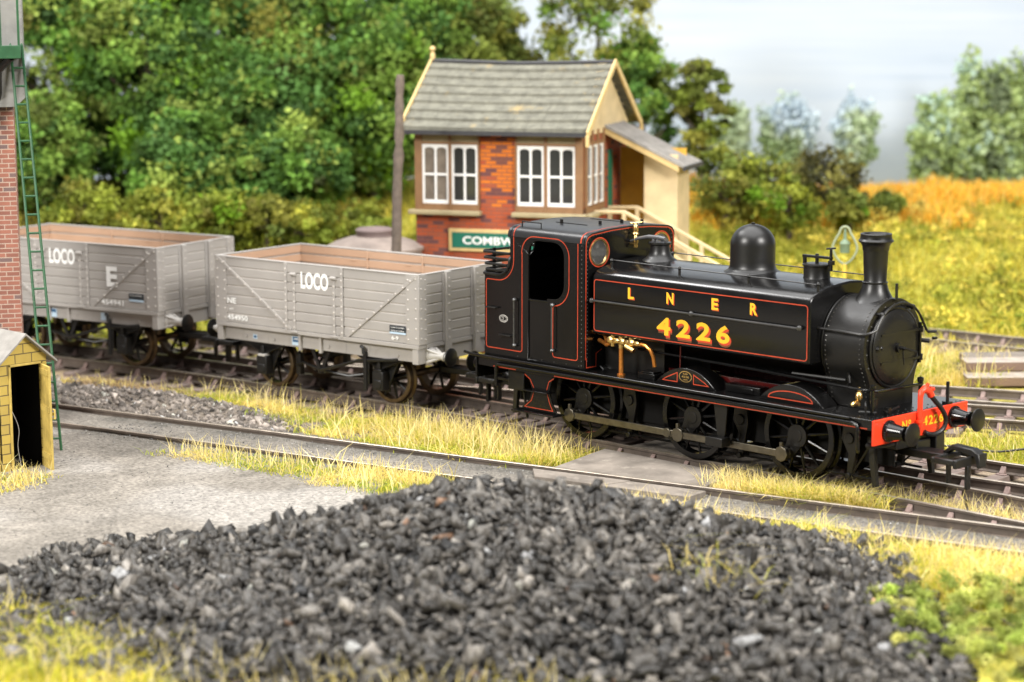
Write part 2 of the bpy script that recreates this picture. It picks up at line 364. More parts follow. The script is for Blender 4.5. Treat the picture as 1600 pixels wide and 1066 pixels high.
# roof edge red line on near shoulder
q = MB().ribbon([(-6.2+.1, a*1.004, b+.004) for a, b in roofp[:4]], .016, (0, -.8, .6)); q.build('lining', LINE, rf, smooth=0); q = MB(); q.ribbon([(-4.46, a*1.004, b+.004) for a, b in roofp[:6]], .02, (0, -.5, .8)); q.build('lining', LINE, rf, smooth=0)
q = MB().box(-6.16, -4.41, 1.085, 1.10, 1.29, 3.55); q.box(-6.16, -6.15, -1.09, 1.08, 1.29, 3.02); q.box(-4.43, -4.42, -1.09, 1.08, 1.29, 3.02); q.box(-6.14, -4.44, -1.09, 1.08, 1.285, 1.31); q.box(-6.14, -4.44, -1.05, 1.05, 3.60, 3.61); q.box(-5.2, -4.5, -.6, .6, 1.32, 2.7); q.build('cab_interior_shade', INSIDE, LOCO)  # near-black panels added inside the cab to paint its shade
# bunker
q = MB().box(-6.85, -6.82, -1.11, 1.11, 1.275, 2.76); q.box(-6.81, -6.21, -1.10, 1.10, 2.3, 2.55); q.build('bunker', BLACK, LOCO, bevel=.006)
q = MB().tube([(-6.2, -1.13, 3.1)]+[(a, -1.155, b) for a, b in arc(-6.5, 3.06, .3, 0, -90, 8)]+[(-6.85, -1.155, 2.77), (-6.88, -1.1, 2.78), (-6.88, 1.1, 2.78), (-6.85, 1.155, 2.77)], .028); q.build('bunker_beading', BLACKM, LOCO)
for k in range(4):
    z = 2.84+.105*k; x0 = -6.33+.04*k
    q = MB().tube([(x0, -1.13, z+.0), (-6.80-.02*k, -1.15, z), (-6.86-.02*k, -1.09, z), (-6.86-.02*k, 1.09, z), (-6.80-.02*k, 1.15, z), (x0, 1.13, z)], .024); q.build('coal_rail', BLACKM, LOCO)
q = MB()
for yy in (-.9, 0, .9): q.box(-6.875, -6.845, yy-.03, yy+.03, 2.7, 3.2)
q.build('rail_post', BLACKM, LOCO)
# saddle tank
tp = [(-.55, 1.93), (-.99, 1.93), (-1.035, 1.94), (-1.05, 1.975), (-1.05, 2.87), (-1.04, 2.93), (-1.0, 2.99), (-.93, 3.035), (-.82, 3.07), (-.6, 3.115), (-.3, 3.16), (0, 3.18)]
tp = tp+[(-a, b) for a, b in tp[-2::-1]]
q = MB().prism(tp, -4.28, .41, 'x'); tank = q.build('saddle_tank', BLACK, LOCO, smooth=30, bevel=.03)
q = MB(); y = -1.053
c_ = lambda cx, cz, a0: arc(cx, cz, .05, a0, a0-90, 3)
loop = c_(-4.185, 2.825, 180)+c_(.325, 2.825, 90)+c_(.325, 2.045, 0)+c_(-4.185, 2.045, -90)
q.ribbon([(a, y, b) for a, b in loop], .017, (0, -1, 0), True); q.build('lining', LINE, tank, smooth=0)
def shaded(parent, body, x, z, h, w, bold, name, U=(1, 0, 0), off=(.022, -.02), drop=.03, org=None, n_y=-1.05):
    q = MB(); o = (x, n_y, z) if org is None else org
    q.use(SHADE2); put_text(q, body, o, U, (0, 0, 1), h, bold, w, off=(off[0], off[1]-drop), lift=.002)
    q.use(SHADE); put_text(q, body, o, U, (0, 0, 1), h, bold, w, off=off, lift=.0035); put_text(q, body, o, U, (0, 0, 1), h, bold, w, off=(off[0]*.5, off[1]*.5), lift=.0042)
    q.use(YEL); put_text(q, body, o, U, (0, 0, 1), h, bold, w, lift=.006)
    return q.build(name, None, parent, smooth=0)
for ch, xx, w in (('L', -3.45, .135), ('N', -2.58, .155), ('E', -1.60, .14), ('R', -.79, .15)): shaded(tank, ch, xx, 2.62, .19, w, .035, 'company_letter', off=(.018, -.012), drop=.008)
for ch, xx, w in (('4', -2.79, .33), ('2', -2.36, .33), ('2', -1.92, .33), ('6', -1.49, .31)): shaded(tank, ch, xx, 2.085, .30, w*.92, .03, 'number_digit', off=(.035, -.03), drop=.03)
q = MB().cyl((-4.25, -1.11, 2.52), (.25, -1.11, 2.51), .017, n=8)
for xx in (-4.25, -2.0, .25): q.lathe([(0, -.045), (.035, -.03), (.045, 0), (.035, .03), (0, .045)], (xx, -1.10, 2.515), n=12); q.cyl((xx, -1.04, 2.515), (xx, -1.1, 2.515), .022, n=8)
q.build('handrail', WIRE, tank)
for s in (-1, 1):
    q = MB().tube([(-4.1, s*.78, 3.20), (-2.54, s*.78, 3.19), (-1.05, s*.78, 3.19), (.36, s*.78, 3.18)], .011, n=6)
    for xx in (-4.08, -2.54, -1.05, .36): q.lathe([(0, -.04), (.028, -.02), (.036, 0), (.028, .02), (0, .04)], (xx, s*.78, 3.19), n=10); q.cyl((xx, s*.78, 3.05), (xx, s*.78, 3.17), .022, n=8)
    q.build('tank_top_rail', BLACKM, tank)
q = MB().lathe([(.50, -.07), (.47, -.02), (.42, .0), (.395, .03), (.38, .08), (.374, .16), (.374, .42)]+[(.374*math.cos(a), .42+.345*math.sin(a)) for a in np.linspace(.12, 1.5, 12)]+[(.03, .765), (.03, .785), (0, .79)], (-1.62, 0, 3.18), n=56); q.build('dome', SATIN, LOCO, smooth=60)
q = MB().lathe([(.33, -.05), (.29, -.0), (.24, .03), (.20, .08), (.175, .15), (.17, .25), (.195, .27), (.195, .30), (.15, .305), (0, .305)], (-3.68, 0, 3.18), n=40); sv = q.build('safety_valve', SATIN, LOCO, smooth=50)
q = MB().tube([(-3.52, -.04, 3.545), (-3.7, -.02, 3.555), (-3.95, .0, 3.55), (-4.2, .0, 3.50), (-4.36, .0, 3.44)], [.035, .04, .036, .03, .026], n=10)
for a in range(6): q.cyl((-3.68+.12*math.cos(a), .12*math.sin(a), 3.48), (-3.68+.12*math.cos(a), .12*math.sin(a), 3.53), .022, n=6)
q.build('valve_lever', mat('valve_lever_grey', (.12, .12, .125), .35, metal=.4), sv)
q = MB().lathe([(.24, -.05), (.225, 0), (.215, .02), (.215, .19), (.235, .2), (.235, .225), (.20, .235), (0, .235)], (-.28, 0, 3.17), n=36); fl = q.build('water_filler', BLACKM, LOCO, smooth=50)
q = MB().box(-.56, .02, -.03, .03, 3.49, 3.53); q.box(-.55, -.51, -.03, .03, 3.35, 3.52); q.cyl((-.28, 0, 3.4), (-.28, 0, 3.56), .03, n=8); q.cyl((-.0, 0, 3.3), (-.0, 0, 3.66), .032, .022, n=8); q.cyl((-.06, -.05, 3.66), (.05, .06, 3.67), .016, n=6); q.box(-.03, .05, -.04, .04, 3.40, 3.47)
q.build('filler_clamp', BLACKM, fl, bevel=.004)
q = MB().lathe([(0, .44), (.03, .42), (.045, .38), (.05, .30), (.038, .28), (.06, .26), (.06, .235), (.03, .22), (.045, .16), (.05, .10), (.03, .07), (.04, .03), (.03, 0)], (-4.27, .02, 3.33), n=20); q.cyl((-4.32, -.07, 3.765), (-4.22, .13, 3.775), .015, n=8); q.cyl((-4.4, 0, 3.40), (-4.26, 0, 3.40), .025, n=8)
q.build('whistle', BRASS, LOCO, smooth=50)
# boiler and smokebox
q = MB().cyl((-4.4, 0, 2.2), (.42, 0, 2.2), .66, n=48); q.box(-4.38, -3.0, -.62, .62, 1.27, 2.2); q.build('boiler', BLACKM, LOCO)
sp_ = [(.55, 1.268), (.55, 1.5), (.585, 1.68)]+[(.755*math.cos(math.radians(a)), 2.22+.755*math.sin(math.radians(a))) for a in range(-34, 215, 6)]+[(-.585, 1.68), (-.55, 1.5), (-.55, 1.268)]
q = MB().prism(sp_, .40, 1.22, 'x'); q.prism([(a*1.018, 2.0+(b-2.0)*1.012) for a, b in sp_], 1.205, 1.26, 'x'); q.prism([(a*1.02, 2.0+(b-2.0)*1.012) for a, b in sp_], .415, .445, 'x')
sb = q.build('smokebox', BLACKM, LOCO, smooth=35, bevel=.008)
q = MB()
for xx in (.50, 1.165):
    for i in range(len(sp_)-1):
        (a, b), (c, d) = sp_[i], sp_[i+1]; n_ = max(1, round(math.hypot(c-a, d-b)/.07))
        for k in range(n_):
            p0 = Vector((xx, a+(c-a)*(k+.5)/n_, b+(d-b)*(k+.5)/n_)); q.rivets([p0], Vector((0, d-b, -(c-a))), .016)
q.rivets([(1.26, .69*math.cos(a), 2.21+.69*math.sin(a)) for a in np.arange(-.4, 3.6, .33)], (1, 0, 0), .018)
q.build('rivets', RIVET, sb)
q = MB().lathe([(.655, 0), (.655, .035), (.63, .05), (.60, .035), (.60, .05), (.585, .062), (.4, .082), (.2, .09), (0, .092)], (1.26, 0, 2.21), 'x', n=64)
q.rivets([(1.325, .5*math.cos(a), 2.21+.5*math.sin(a)) for a in (.15, .95, 1.35, 1.75, 2.8, 3.3, 3.75, 4.6, 5.1, 5.6)], (1, 0, 0), .02)
sd = q.build('smokebox_door', BLACKM, sb, smooth=35)
q = MB()
for zz in (2.44, 1.99): q.box(1.33, 1.352, -.42, .62, zz-.018, zz+.018); q.cyl((1.34, .64, zz-.05), (1.34, .64, zz+.05), .03, n=8)
q.box(1.30, 1.345, .60, .64, 1.9, 2.55); q.cyl((1.34, 0, 2.21), (1.40, 0, 2.21), .075, n=16); q.cyl((1.40, 0, 2.21), (1.50, 0, 2.21), .028, n=8)
q.cyl((1.50, -.02, 2.215), (1.52, .26, 2.13), .02, .014, n=8); q.cyl((1.45, 0, 2.22), (1.46, .02, 1.95), .018, .012, n=8)
q.cyl((1.31, -.52, 2.24), (1.39, -.52, 2.24), .03, n=8); q.lathe([(0, .1), (.03, .09), (.035, .07), (.02, .05)], (1.31, -.46, 2.25), 'x', n=8)
q.build('door_handle', BLACKM, sb)
H = [(.36, -.83, 2.51), (.9, -.83, 2.5), (1.2, -.825, 2.49), (1.32, -.79, 2.49), (1.37, -.72, 2.52)]+[(1.385, .70*math.cos(math.radians(a)), 2.22+.70*math.sin(math.radians(a))) for a in range(152, 24, -8)]+[(1.39, .68, 2.45), (1.42, .70, 2.40), (1.56, .74, 2.41)]
q = MB().tube(H, .022, n=8)
for p in ((.36, -.80, 2.51), (1.36, .70*math.cos(math.radians(128)), 2.22+.70*math.sin(math.radians(128))), (1.36, .70*math.cos(math.radians(60)), 2.22+.70*math.sin(math.radians(60)))):
    q.lathe([(0, -.05), (.035, -.035), (.045, 0), (.035, .035), (0, .05)], p, 'x', n=10); q.cyl((p[0]-.1, p[1], p[2]), p, .025, n=8)
q.build('handrail', BLACKM, sb)
q = MB().box(1.29, 1.31, -.025, .025, 2.98, 3.22); q.box(1.2, 1.32, -.06, .06, 2.965, 2.985); q.box(1.5, 1.55, .70, .78, 2.28, 2.32)
q.cyl((1.0, -.80, 2.24), (1.25, -.81, 2.24), .0, .0, n=4) if False else None
q.build('lamp_iron', BLACKM, sb)
q = MB().cyl((1.2, .74, 2.24), (1.34, .86, 2.22), .035, n=8); q.build('lamp_iron', BLACKM, sb); q = MB().cyl((-.1, -.8, 1.72), (.9, -.72, 1.72), .03, n=8); q.tube([(.9, -.66, 1.82), (.97, -.74, 1.80), (.99, -.75, 1.70), (.93, -.72, 1.63)], .022)
q.build('steam_pipe', BLACKM, sb)
q = MB().lathe([(.40, -.16), (.37, -.12), (.335, -.08), (.27, -.0), (.215, .11), (.195, .2), (.20, .205), (.205, .225), (.185, .235), (.178, .25), (.19, .5), (.20, .72), (.208, .725), (.215, .79), (.24, .84), (.275, .865), (.28, .88), (.255, .91), (.245, .96), (.25, .985), (.235, .995), (.20, .985), (.17, .94), (.17, .4)], (.88, 0, 2.985), n=56)
ch_ = q.build('chimney', SATIN, LOCO, smooth=28)
q = MB().rivets([(.88+.33*math.cos(a), .33*math.sin(a), 2.985-.10+.02*abs(math.cos(a))) for a in np.linspace(0, 2*PI, 13)], (0, 0, 1), .015); q.build('rivets', RIVET, ch_)
# footplate
q = MB().box(-6.98, 1.80, -1.24, 1.24, 1.235, 1.268)
q.rivets([(1.74, y_, 1.268) for y_ in np.arange(-1.15, 1.2, .13)]+[(1.6, y_, 1.268) for y_ in np.arange(-.3, 1.1, .2)], (0, 0, 1), .016)
fp = q.build('footplate', BLACK, LOCO, bevel=.006)
for s in (-1, 1):
    q = MB().box(-6.95, 1.79, s*1.215, s*1.19, 1.10, 1.234); va = q.build('valance', BLACK, LOCO, bevel=.004)
    if s < 0:
        q = MB().ribbon([(-5.03, -1.219, 1.12), (1.70, -1.219, 1.12)], .016, (0, -1, 0)); q.build('lining', LINE, va, smooth=0); q = MB(); q.ribbon([(-6.55, -1.219, 1.12), (-5.98, -1.219, 1.12)], .016, (0, -1, 0)); q.build('lining', LINE, va, smooth=0)
q = MB().tube([(-7.3, -1.22, 1.30), (-7.05, -1.265, 1.285), (1.4, -1.265, 1.255)], .026, n=10); q.build('edge_beading', BLACK, LOCO)
q = MB().tube([(-6.45, -1.25, .78), (-6.45, -1.25, 1.12), (-6.40, -1.25, 1.18), (1.42, -1.25, 1.185), (1.52, -1.25, 1.165), (1.55, -1.25, 1.10), (1.55, -1.25, .78), (1.52, -1.2, .74)], .034, n=10)
for p in ((1.55, -1.25, .98), (1.55, -1.25, 1.06)): q.cyl((p[0], p[1], p[2]-.02), (p[0], p[1], p[2]+.02), .045, n=10)
q.build('vacuum_train_pipe', BLACK, LOCO)
# splashers
for xc, R_, nm in ((-2.19, .86, 1), (.02, .86, 0)):
    for s in (-1, 1):
        pr = [(xc+R_*math.cos(math.radians(a)), .71+R_*math.sin(math.radians(a))) for a in np.linspace(40.5, 139.5, 20)]
        q = MB().prism(pr, s*1.0, s*.62, 'y'); sp = q.build('splasher', BLACK, LOCO, bevel=.010)
        if s < 0:
            q = MB(); q.use(LINE); y = -1.004
            if nm:
                q.ribbon([(xc-.50, y, 1.325), (xc-.42, y, 1.375), (xc-.18, y, 1.48), (xc-.18, y, 1.325)], .017, (0, -1, 0), True); q.build('lining', None, sp, smooth=0); q = MB().use(LINE); q.ribbon([(xc+.18, y, 1.325), (xc+.18, y, 1.48), (xc+.42, y, 1.375), (xc+.50, y, 1.325)], .017, (0, -1, 0), True)
                q.build('lining', None, sp, smooth=0)
                q = MB().use(BRASS); el = lambda a_, b_: [(xc+a_*math.cos(t), y, 1.43+b_*math.sin(t)) for t in np.linspace(0, 2*PI, 29)[:-1]]
                q.ribbon(el(.135, .088), .014, (0, -1, 0), True); q.use(BLACK).add([(xc, y+.001, 1.43)]+[(a, b+.001, c) for a, b, c in el(.135, .088)], [(0, k+1, (k+1) % 28+1) for k in range(28)])
                q.use(BRASS); put_text(q, 'N9', (xc-.05, y, 1.46), (1, 0, 0), (0, 0, 1), .03, .02, .10, lift=.002); put_text(q, '4226', (xc-.08, y, 1.41), (1, 0, 0), (0, 0, 1), .036, .02, .16, lift=.002); put_text(q, '1899', (xc-.05, y, 1.365), (1, 0, 0), (0, 0, 1), .026, .02, .10, lift=.002)
                q.build('number_plate', None, sp, smooth=0)
            else:
                q.ribbon([(xc+.62*math.cos(math.radians(a))*.72, y, 1.325+.135*math.sin(math.radians(a))) for a in np.linspace(0, 180, 15)], .017, (0, -1, 0), True); q.build('lining', None, sp, smooth=0)
# frames, cylinders and boxes between
q = MB()
for s in (-1, 1): q.box(-6.7, 1.7, s*.50, s*.47, .42, 1.24)
q.box(-6.0, -5.0, -.49, .49, .5, 1.2); q.box(-3.9, -2.7, -.46, .46, .35, 1.2); q.box(.5, 1.5, -.46, .46, .55, 1.2); q.build('main_frame', INSIDE, LOCO)
q = MB().box(-2.95, .4, -.56, -.52, 1.272, 1.44); q.box(-2.95, .4, .52, .56, 1.272, 1.44); q.build('upper_frame', DRED, LOCO)
q = MB().box(-3.30, -2.92, -.96, -.70, 1.27, 1.37); q.box(-3.26, -2.96, -.94, -.72, 1.37, 1.40); q.build('toolbox', BLACK, LOCO, bevel=.012)
q = MB().box(-1.45, -.72, -.86, -.62, 1.27, 1.40); q.box(-1.1, -.85, -.88, -.861, 1.29, 1.37); q.build('toolbox', BLACK, LOCO, bevel=.012)
q = MB().tube([(-3.4, -.84, 1.74), (-1, -.84, 1.70), (1.35, -.88, 1.64), (1.50, -.86, 1.635), (1.56, -.80, 1.63), (1.62, .30, 1.63)], .024, n=8)
q.cyl((1.52, -.86, 1.26), (1.52, -.86, 1.72), .035, n=10); q.lathe([(0, .5), (.05, .48), (.055, .44), (.04, .40)], (1.52, -.86, 1.25), n=12); q.cyl((1.60, .28, 1.26), (1.60, .28, 1.72), .03, n=10); q.lathe([(0, .5), (.05, .48), (.055, .44), (.04, .40)], (1.6, .28, 1.25), n=12)
q.build('front_handrail', BLACK, LOCO)
q = MB().tube([(1.5, -1.0, 1.27), (1.5, -1.0, 1.42), (1.47, -.97, 1.46)], .016); q.cyl((1.55, -.6, 1.3), (1.72, -.75, 1.33), .018, n=6); q.cyl((1.6, -.5, 1.3), (1.62, -.3, 1.34), .02, n=6); q.cyl((1.3, -.9, 1.29), (1.6, -.85, 1.31), .02, n=6); q.box(1.58, 1.66, -.62, -.55, 1.268, 1.36); q.box(1.45, 1.5, -.75, -.69, 1.268, 1.5); q.build('lubricator_linkage', BLACKM, LOCO)
q = MB().lathe([(0, .3), (.025, .29), (.035, .25), (.02, .22), (.05, .2), (.06, .13), (.05, .09), (.03, .07), (.03, 0)], (1.2, -.78, 1.36), n=14); q.lathe([(0, -.08), (.04, -.06), (.05, 0), (.04, .06), (0, .08)], (1.2, -.88, 1.40), 'y', n=12); q.cyl((1.2, -.88, 1.4), (1.2, -.74, 1.46), .025, n=8); q.build('lubricator', BRASS, LOCO, smooth=50)
# injector
q = MB()
for xx, r in ((-3.88, .085), (-3.76, .06), (-3.62, .075), (-3.50, .055), (-3.40, .08), (-3.30, .055)):
    q.lathe([(0, -.075), (r*.8, -.065), (r, -.03), (r, .03), (r*.8, .065), (0, .075)], (xx, -.98, 1.86), 'x', n=12)
q.cyl((-3.95, -.98, 1.86), (-3.2, -.98, 1.85), .035, n=10); q.cyl((-3.66, -.98, 1.74), (-3.66, -.98, 2.0), .05, n=10); q.cyl((-3.42, -.98, 1.72), (-3.42, -1.0, 1.98), .04, n=10); q.cyl((-3.84, -1.0, 1.76), (-3.84, -1.0, 1.98), .04, n=10); q.cyl((-3.5, -1.05, 1.80), (-3.3, -1.06, 1.74), .04, n=8)
q.build('injector', BRASS, LOCO, smooth=45)
q = MB().cyl((-3.66, -.98, 1.27), (-3.66, -.98, 1.76), .042, n=12); q.cyl((-3.66, -.98, 1.27), (-3.66, -.98, 1.30), .07, n=12); q.tube([(-3.92, -.98, 1.86), (-4.02, -.96, 1.84), (-4.1, -.9, 1.90), (-4.2, -.85, 1.93), (-4.36, -.8, 1.92)], .04); q.tube([(-3.9, -1.0, 1.80), (-4.0, -.98, 1.76), (-4.12, -.92, 1.78), (-4.3, -.85, 1.80)], .035)
q.build('copper_pipe', COPPER, LOCO); q = MB(); q.tube([(-3.22, -.98, 1.86), (-3.1, -.98, 1.85), (-3.0, -.97, 1.78), (-2.95, -.95, 1.66), (-2.94, -.93, 1.5)], .034); q.build('copper_pipe', COPPER, LOCO)
q = MB().tube([(-2.39, -.9, 1.95), (-2.38, -.92, 1.6), (-2.37, -.94, 1.27)], .012); q.build('sand_pipe', DRED, LOCO)
# buffer beams
q = MB().box(1.80, 1.845, -1.24, 1.24, .87, 1.262)
q.rivets([(1.845, y_, z_) for y_ in (-1.17, -1.0, -.45, .38, .45, 1.0, 1.17) for z_ in (.93, 1.2)]+[(1.845, .3+.13*k, .95+.1*(k % 2)) for k in range(5)], (1, 0, 0), .016)
bb = q.build('buffer_beam', RED, LOCO, bevel=.006)
for s, y0, w in (('N', -.53, .13), ('o', -.37, .07), ('4', .02, .13), ('2', .17, .12), ('2', .31, .12), ('6', .45, .12)):
    shaded(bb, s, 0, 0, .15 if s != 'o' else .07, w, .03, 'beam_letter', U=(0, 1, 0), off=(.012, -.012), drop=.0, org=(1.846, y0, 1.02 if s != 'o' else 1.10))
q = MB().ribbon([(1.849, -.37, 1.07), (1.849, -.30, 1.07)], .015, (1, 0, 0)); q.build('beam_letter', YEL, bb, smooth=0)
q = MB().box(-7.0, -6.955, -1.24, 1.24, .87, 1.25); q.build('buffer_beam', BLACK, LOCO, bevel=.006)
def buffer(name, parent, x, y, z, d, L, shank, head, hr=.185, base=.175, taper=.10):
    q = MB(); pr = [(0, 0), (base, 0), (base, .03), (base*.82, .045), (taper+.03, .12), (taper, L*.62), (taper+.02, L*.64), (taper+.02, L*.72), (taper*.8, L*.73), (.05, L*.74), (.05, L*.95)]
    q.lathe([(r, d*h) for r, h in pr], (x, y, z), 'x', n=28)
    b = q.build(name, shank, parent, smooth=38)
    q = MB().lathe([(.05, d*L*.9), (hr*.6, d*(L*.93)), (hr, d*(L-.02)), (hr, d*L), (hr*.7, d*(L+.018)), (0, d*(L+.025))], (x, y, z), 'x', n=32); q.build('buffer_head', head, b, smooth=45)
    return b
for s in (-1, 1):
    b = buffer('buffer', LOCO, 1.845, s*.87, 1.06, 1, .46, BLACK, BLACKM)
    q = MB().rivets([(1.876, s*.87+.15*math.cos(a), 1.06+.15*math.sin(a)) for a in np.arange(0, 6.2, .785)], (1, 0, 0), .014); q.build('rivets', GREYB, b)
    buffer('buffer', LOCO, -7.0, s*.87, 1.06, -1, .44, BLACK, BLACKM)
# vacuum standpipe and hose
q = MB().tube([(1.83, -.12, .98), (1.88, -.12, 1.0), (1.89, -.12, 1.05), (1.89, -.12, 1.5), (1.89, -.10, 1.58), (1.90, -.04, 1.62), (1.92, .06, 1.58), (1.93, .11, 1.50)], [.04, .042, .042, .042, .052, .06, .056, .058], n=12)
q.box(1.86, 1.93, -.20, -.04, 1.10, 1.14); q.cyl((1.9, -.02, 1.62), (1.92, .04, 1.70), .03, n=8); q.cyl((1.92, .08, 1.62), (1.94, .16, 1.60), .03, n=8); vp = q.build('vacuum_pipe', RED, LOCO)
hp = [(1.93, .11, 1.50), (1.95, .20, 1.40), (1.97, .33, 1.28), (1.99, .42, 1.14), (1.99, .43, 1.02), (1.97, .36, .92), (1.94, .24, .875), (1.9, .10, .89), (1.87, .03, .93)]
def smooth_path(P, n=6):
    P = [Vector(p) for p in P]; out = []
    for i in range(len(P)-1):
        a, b, c, d = P[max(i-1, 0)], P[i], P[i+1], P[min(i+2, len(P)-1)]
        for k in range(n):
            t = k/n; out.append(.5*((2*b)+(c-a)*t+(2*a-5*b+4*c-d)*t*t+(3*b-a-3*c+d)*t**3))
    return out+[P[-1]]
hs = smooth_path(hp, 10); q = MB().tube(hs, [.043 if i % 2 else .034 for i in range(len(hs))], n=10); q.build('vacuum_hose', PLAST, vp, smooth=80)
q = MB().cyl((1.76, .80, 1.26), (1.76, .80, 1.62), .028, n=8); q.box(1.70, 1.82, .74, .86, 1.268, 1.30); q.build('lamp_iron', BLACKM, LOCO)
# couplings
def tension_lock(parent, x, d, z=.62):
    q = MB(); X = lambda a: x+d*a
    def bx(a, b, y0, y1, z0, z1): q.box(min(X(a), X(b)), max(X(a), X(b)), y0, y1, z0, z1)
    bx(-.5, .36, -.17, .17, z-.07, z+.05); bx(.36, .72, -.40, -.33, z-.05, z+.04); bx(.36, .72, .33, .40, z-.05, z+.04); bx(.30, .37, -.40, .40, z-.05, z+.04); bx(.72, .79, -.42, .42, z-.09, z+.05)
    q.prism([(X(.25), z+.05), (X(.42), z+.19), (X(.80), z+.17), (X(.92), z+.10), (X(.96), z-.10), (X(.90), z-.13), (X(.84), z+.05), (X(.45), z+.11), (X(.34), z+.05)], -.02, .16, 'y')
    bx(.74, .80, -.12, -.02, z-.46, z-.08); bx(.42, .47, -.16, -.06, z-.40, z-.05)
    return q.build('coupling', PLAST, parent, bevel=.015)
tension_lock(LOCO, 2.0, 1); tension_lock(LOCO, -7.1, -1)
q = MB()
q.box(1.2, 1.78, -.55, .55, .70, .86); q.tube([(1.5, -.98, .80), (1.62, -.92, .80), (1.70, -.75, .80), (1.72, -.3, .80)], .045); q.box(1.6, 1.85, -.12, .25, .64, .8); q.box(1.68, 1.9, .32, .56, .45, .87); q.build('drag_box', PLAST, LOCO, bevel=.02)
for s in (-1, 1):
    q = MB().prism([(1.40, .86), (1.52, .86), (1.53, .55), (1.58, .12), (1.50, .10), (1.42, .5)], s*.70, s*.78, 'y'); q.build('guard_iron', PLAST, LOCO, bevel=.012)
    q = MB().prism([(-6.55, .86), (-6.45, .86), (-6.5, .2), (-6.6, .2)], s*.62, s*.70, 'y'); q.build('guard_iron', PLAST, LOCO, bevel=.012)
# steps
for s in (-1, 1):
    st_ = [(-5.90, 1.10), (-5.05, 1.10), (-5.18, 1.0), (-5.24, .80), (-5.16, .6), (-5.04, .42), (-5.95, .42), (-5.72, .62), (-5.66, .80), (-5.74, .98)]
    q = MB().prism(st_, s*1.13, s*1.10, 'y'); q.box(-5.78, -5.16, s*1.27, s*1.06, .78, .80) if s > 0 else q.box(-5.78, -5.16, -1.27, -1.06, .78, .80)
    q.box(-6.02, -4.98, min(s*1.30, s*1.0), max(s*1.30, s*1.0), .39, .415); q.rivets([(-5.85+.1*k, s*1.13, 1.07) for k in range(8)]+[(-5.8+.11*k, s*1.13, .45) for k in range(7)], (0, s, 0), .012)
    sp = q.build('cab_step', BLACK, LOCO, bevel=.005)
    if s < 0:
        q = MB(); y = -1.135
        q.ribbon([(-5.84, y, 1.05), (-5.70, y, .97), (-5.61, y, .83)], .015, (0, -1, 0)); q.build('lining', LINE, sp, smooth=0); q = MB(); q.ribbon([(-5.12, y, 1.05), (-5.24, y, .98), (-5.29, y, .83)], .015, (0, -1, 0)); q.build('lining', LINE, sp, smooth=0); q = MB(); q.ribbon([(-5.61, y, .765), (-5.67, y, .6), (-5.84, y, .47), (-5.14, y, .47), (-5.22, y, .6), (-5.28, y, .765)], .015, (0, -1, 0)); q.build('lining', LINE, sp, smooth=0)
    q = MB().box(-6.3, -5.9, s*.98-.12, s*.98+.12, .72, 1.08); q.box(-6.72, -6.2, s*1.0-.04, s*1.0+.04, .84, .90); q.cyl((-6.05, s*.95, .72), (-6.0, s*.9, .2), .025, n=8); q.build('sandbox', BLACKM, LOCO, bevel=.02)
    q = MB().prism([(-1.52, 1.1), (-1.22, 1.1), (-1.26, .62), (-1.30, .42), (-1.42, .42), (-1.44, .62)], s*1.07, s*1.03, 'y'); q.box(-1.56, -1.2, min(s*1.22, s*1.0), max(s*1.22, s*1.0), .40, .55); q.build('footstep', BLACKM, LOCO, bevel=.01)
# wheels
def driver(x, s):
    w = MB(); y0, y1 = s*.56, s*.75
    w.lathe([(.61, s*.60), (.61, y1), (.70, y1), (.71, s*.74), (.715, s*.62), (.755, s*.60), (.755, s*.565), (.73, y0), (.61, y0), (.61, s*.60)], (x, 0, .71), 'y', n=64)
    root = w.build('driving_wheel', BLACK, LOCO, smooth=30)
    w = MB()
    for k in range(12):
        a = 2*PI*(k+.35)/12; ca, sa = math.cos(a), math.sin(a); pa, pb = Vector((x+.15*ca, s*.72, .71+.15*sa)), Vector((x+.63*ca, s*.70, .71+.63*sa))
        w.cyl(pa, pb, .032, .02, n=8)
    w.build('spokes', BLACK, root)
    w = MB().cyl((x, s*.62, .71), (x, s*.79, .71), .20, .19, n=32); w.cyl((x, s*.79, .71), (x, s*.80, .71), .10, n=24)
    cx, cz = x+CRX, .71+CRZ; w.cyl((cx, s*.66, cz), (cx, s*.78, cz), .10, n=16)
    d = Vector((CRX, 0, CRZ)).normalized(); pv = Vector((-d.z, 0, d.x)); o = Vector((x, 0, .71)); e = Vector((cx, 0, cz))
    vs = [p+Vector((0, yy, 0)) for yy in (s*.66, s*.775) for p in (o+pv*.18, e+pv*.1, e-pv*.1, o-pv*.18)]
    w.add(vs, [(0, 1, 2, 3), (7, 6, 5, 4), (0, 4, 5, 1), (1, 5, 6, 2), (2, 6, 7, 3), (3, 7, 4, 0)]); w.build('hub', BLACKM, root, bevel=.008)
    w = MB().lathe([(.705, s*.752), (.712, s*.752), (.712, s*.745)], (x, 0, .71), 'y', n=64) if False else None
CRX, CRZ = -.17, -.29
for x in (-4.725, -2.21, 0):
    for s in (-1, 1): driver(x, s)
for x in (-4.725, -2.21, 0):
    q = MB().cyl((x, -.6, .71), (x, .6, .71), .08, n=16); q.build('axle', BLACKM, LOCO)
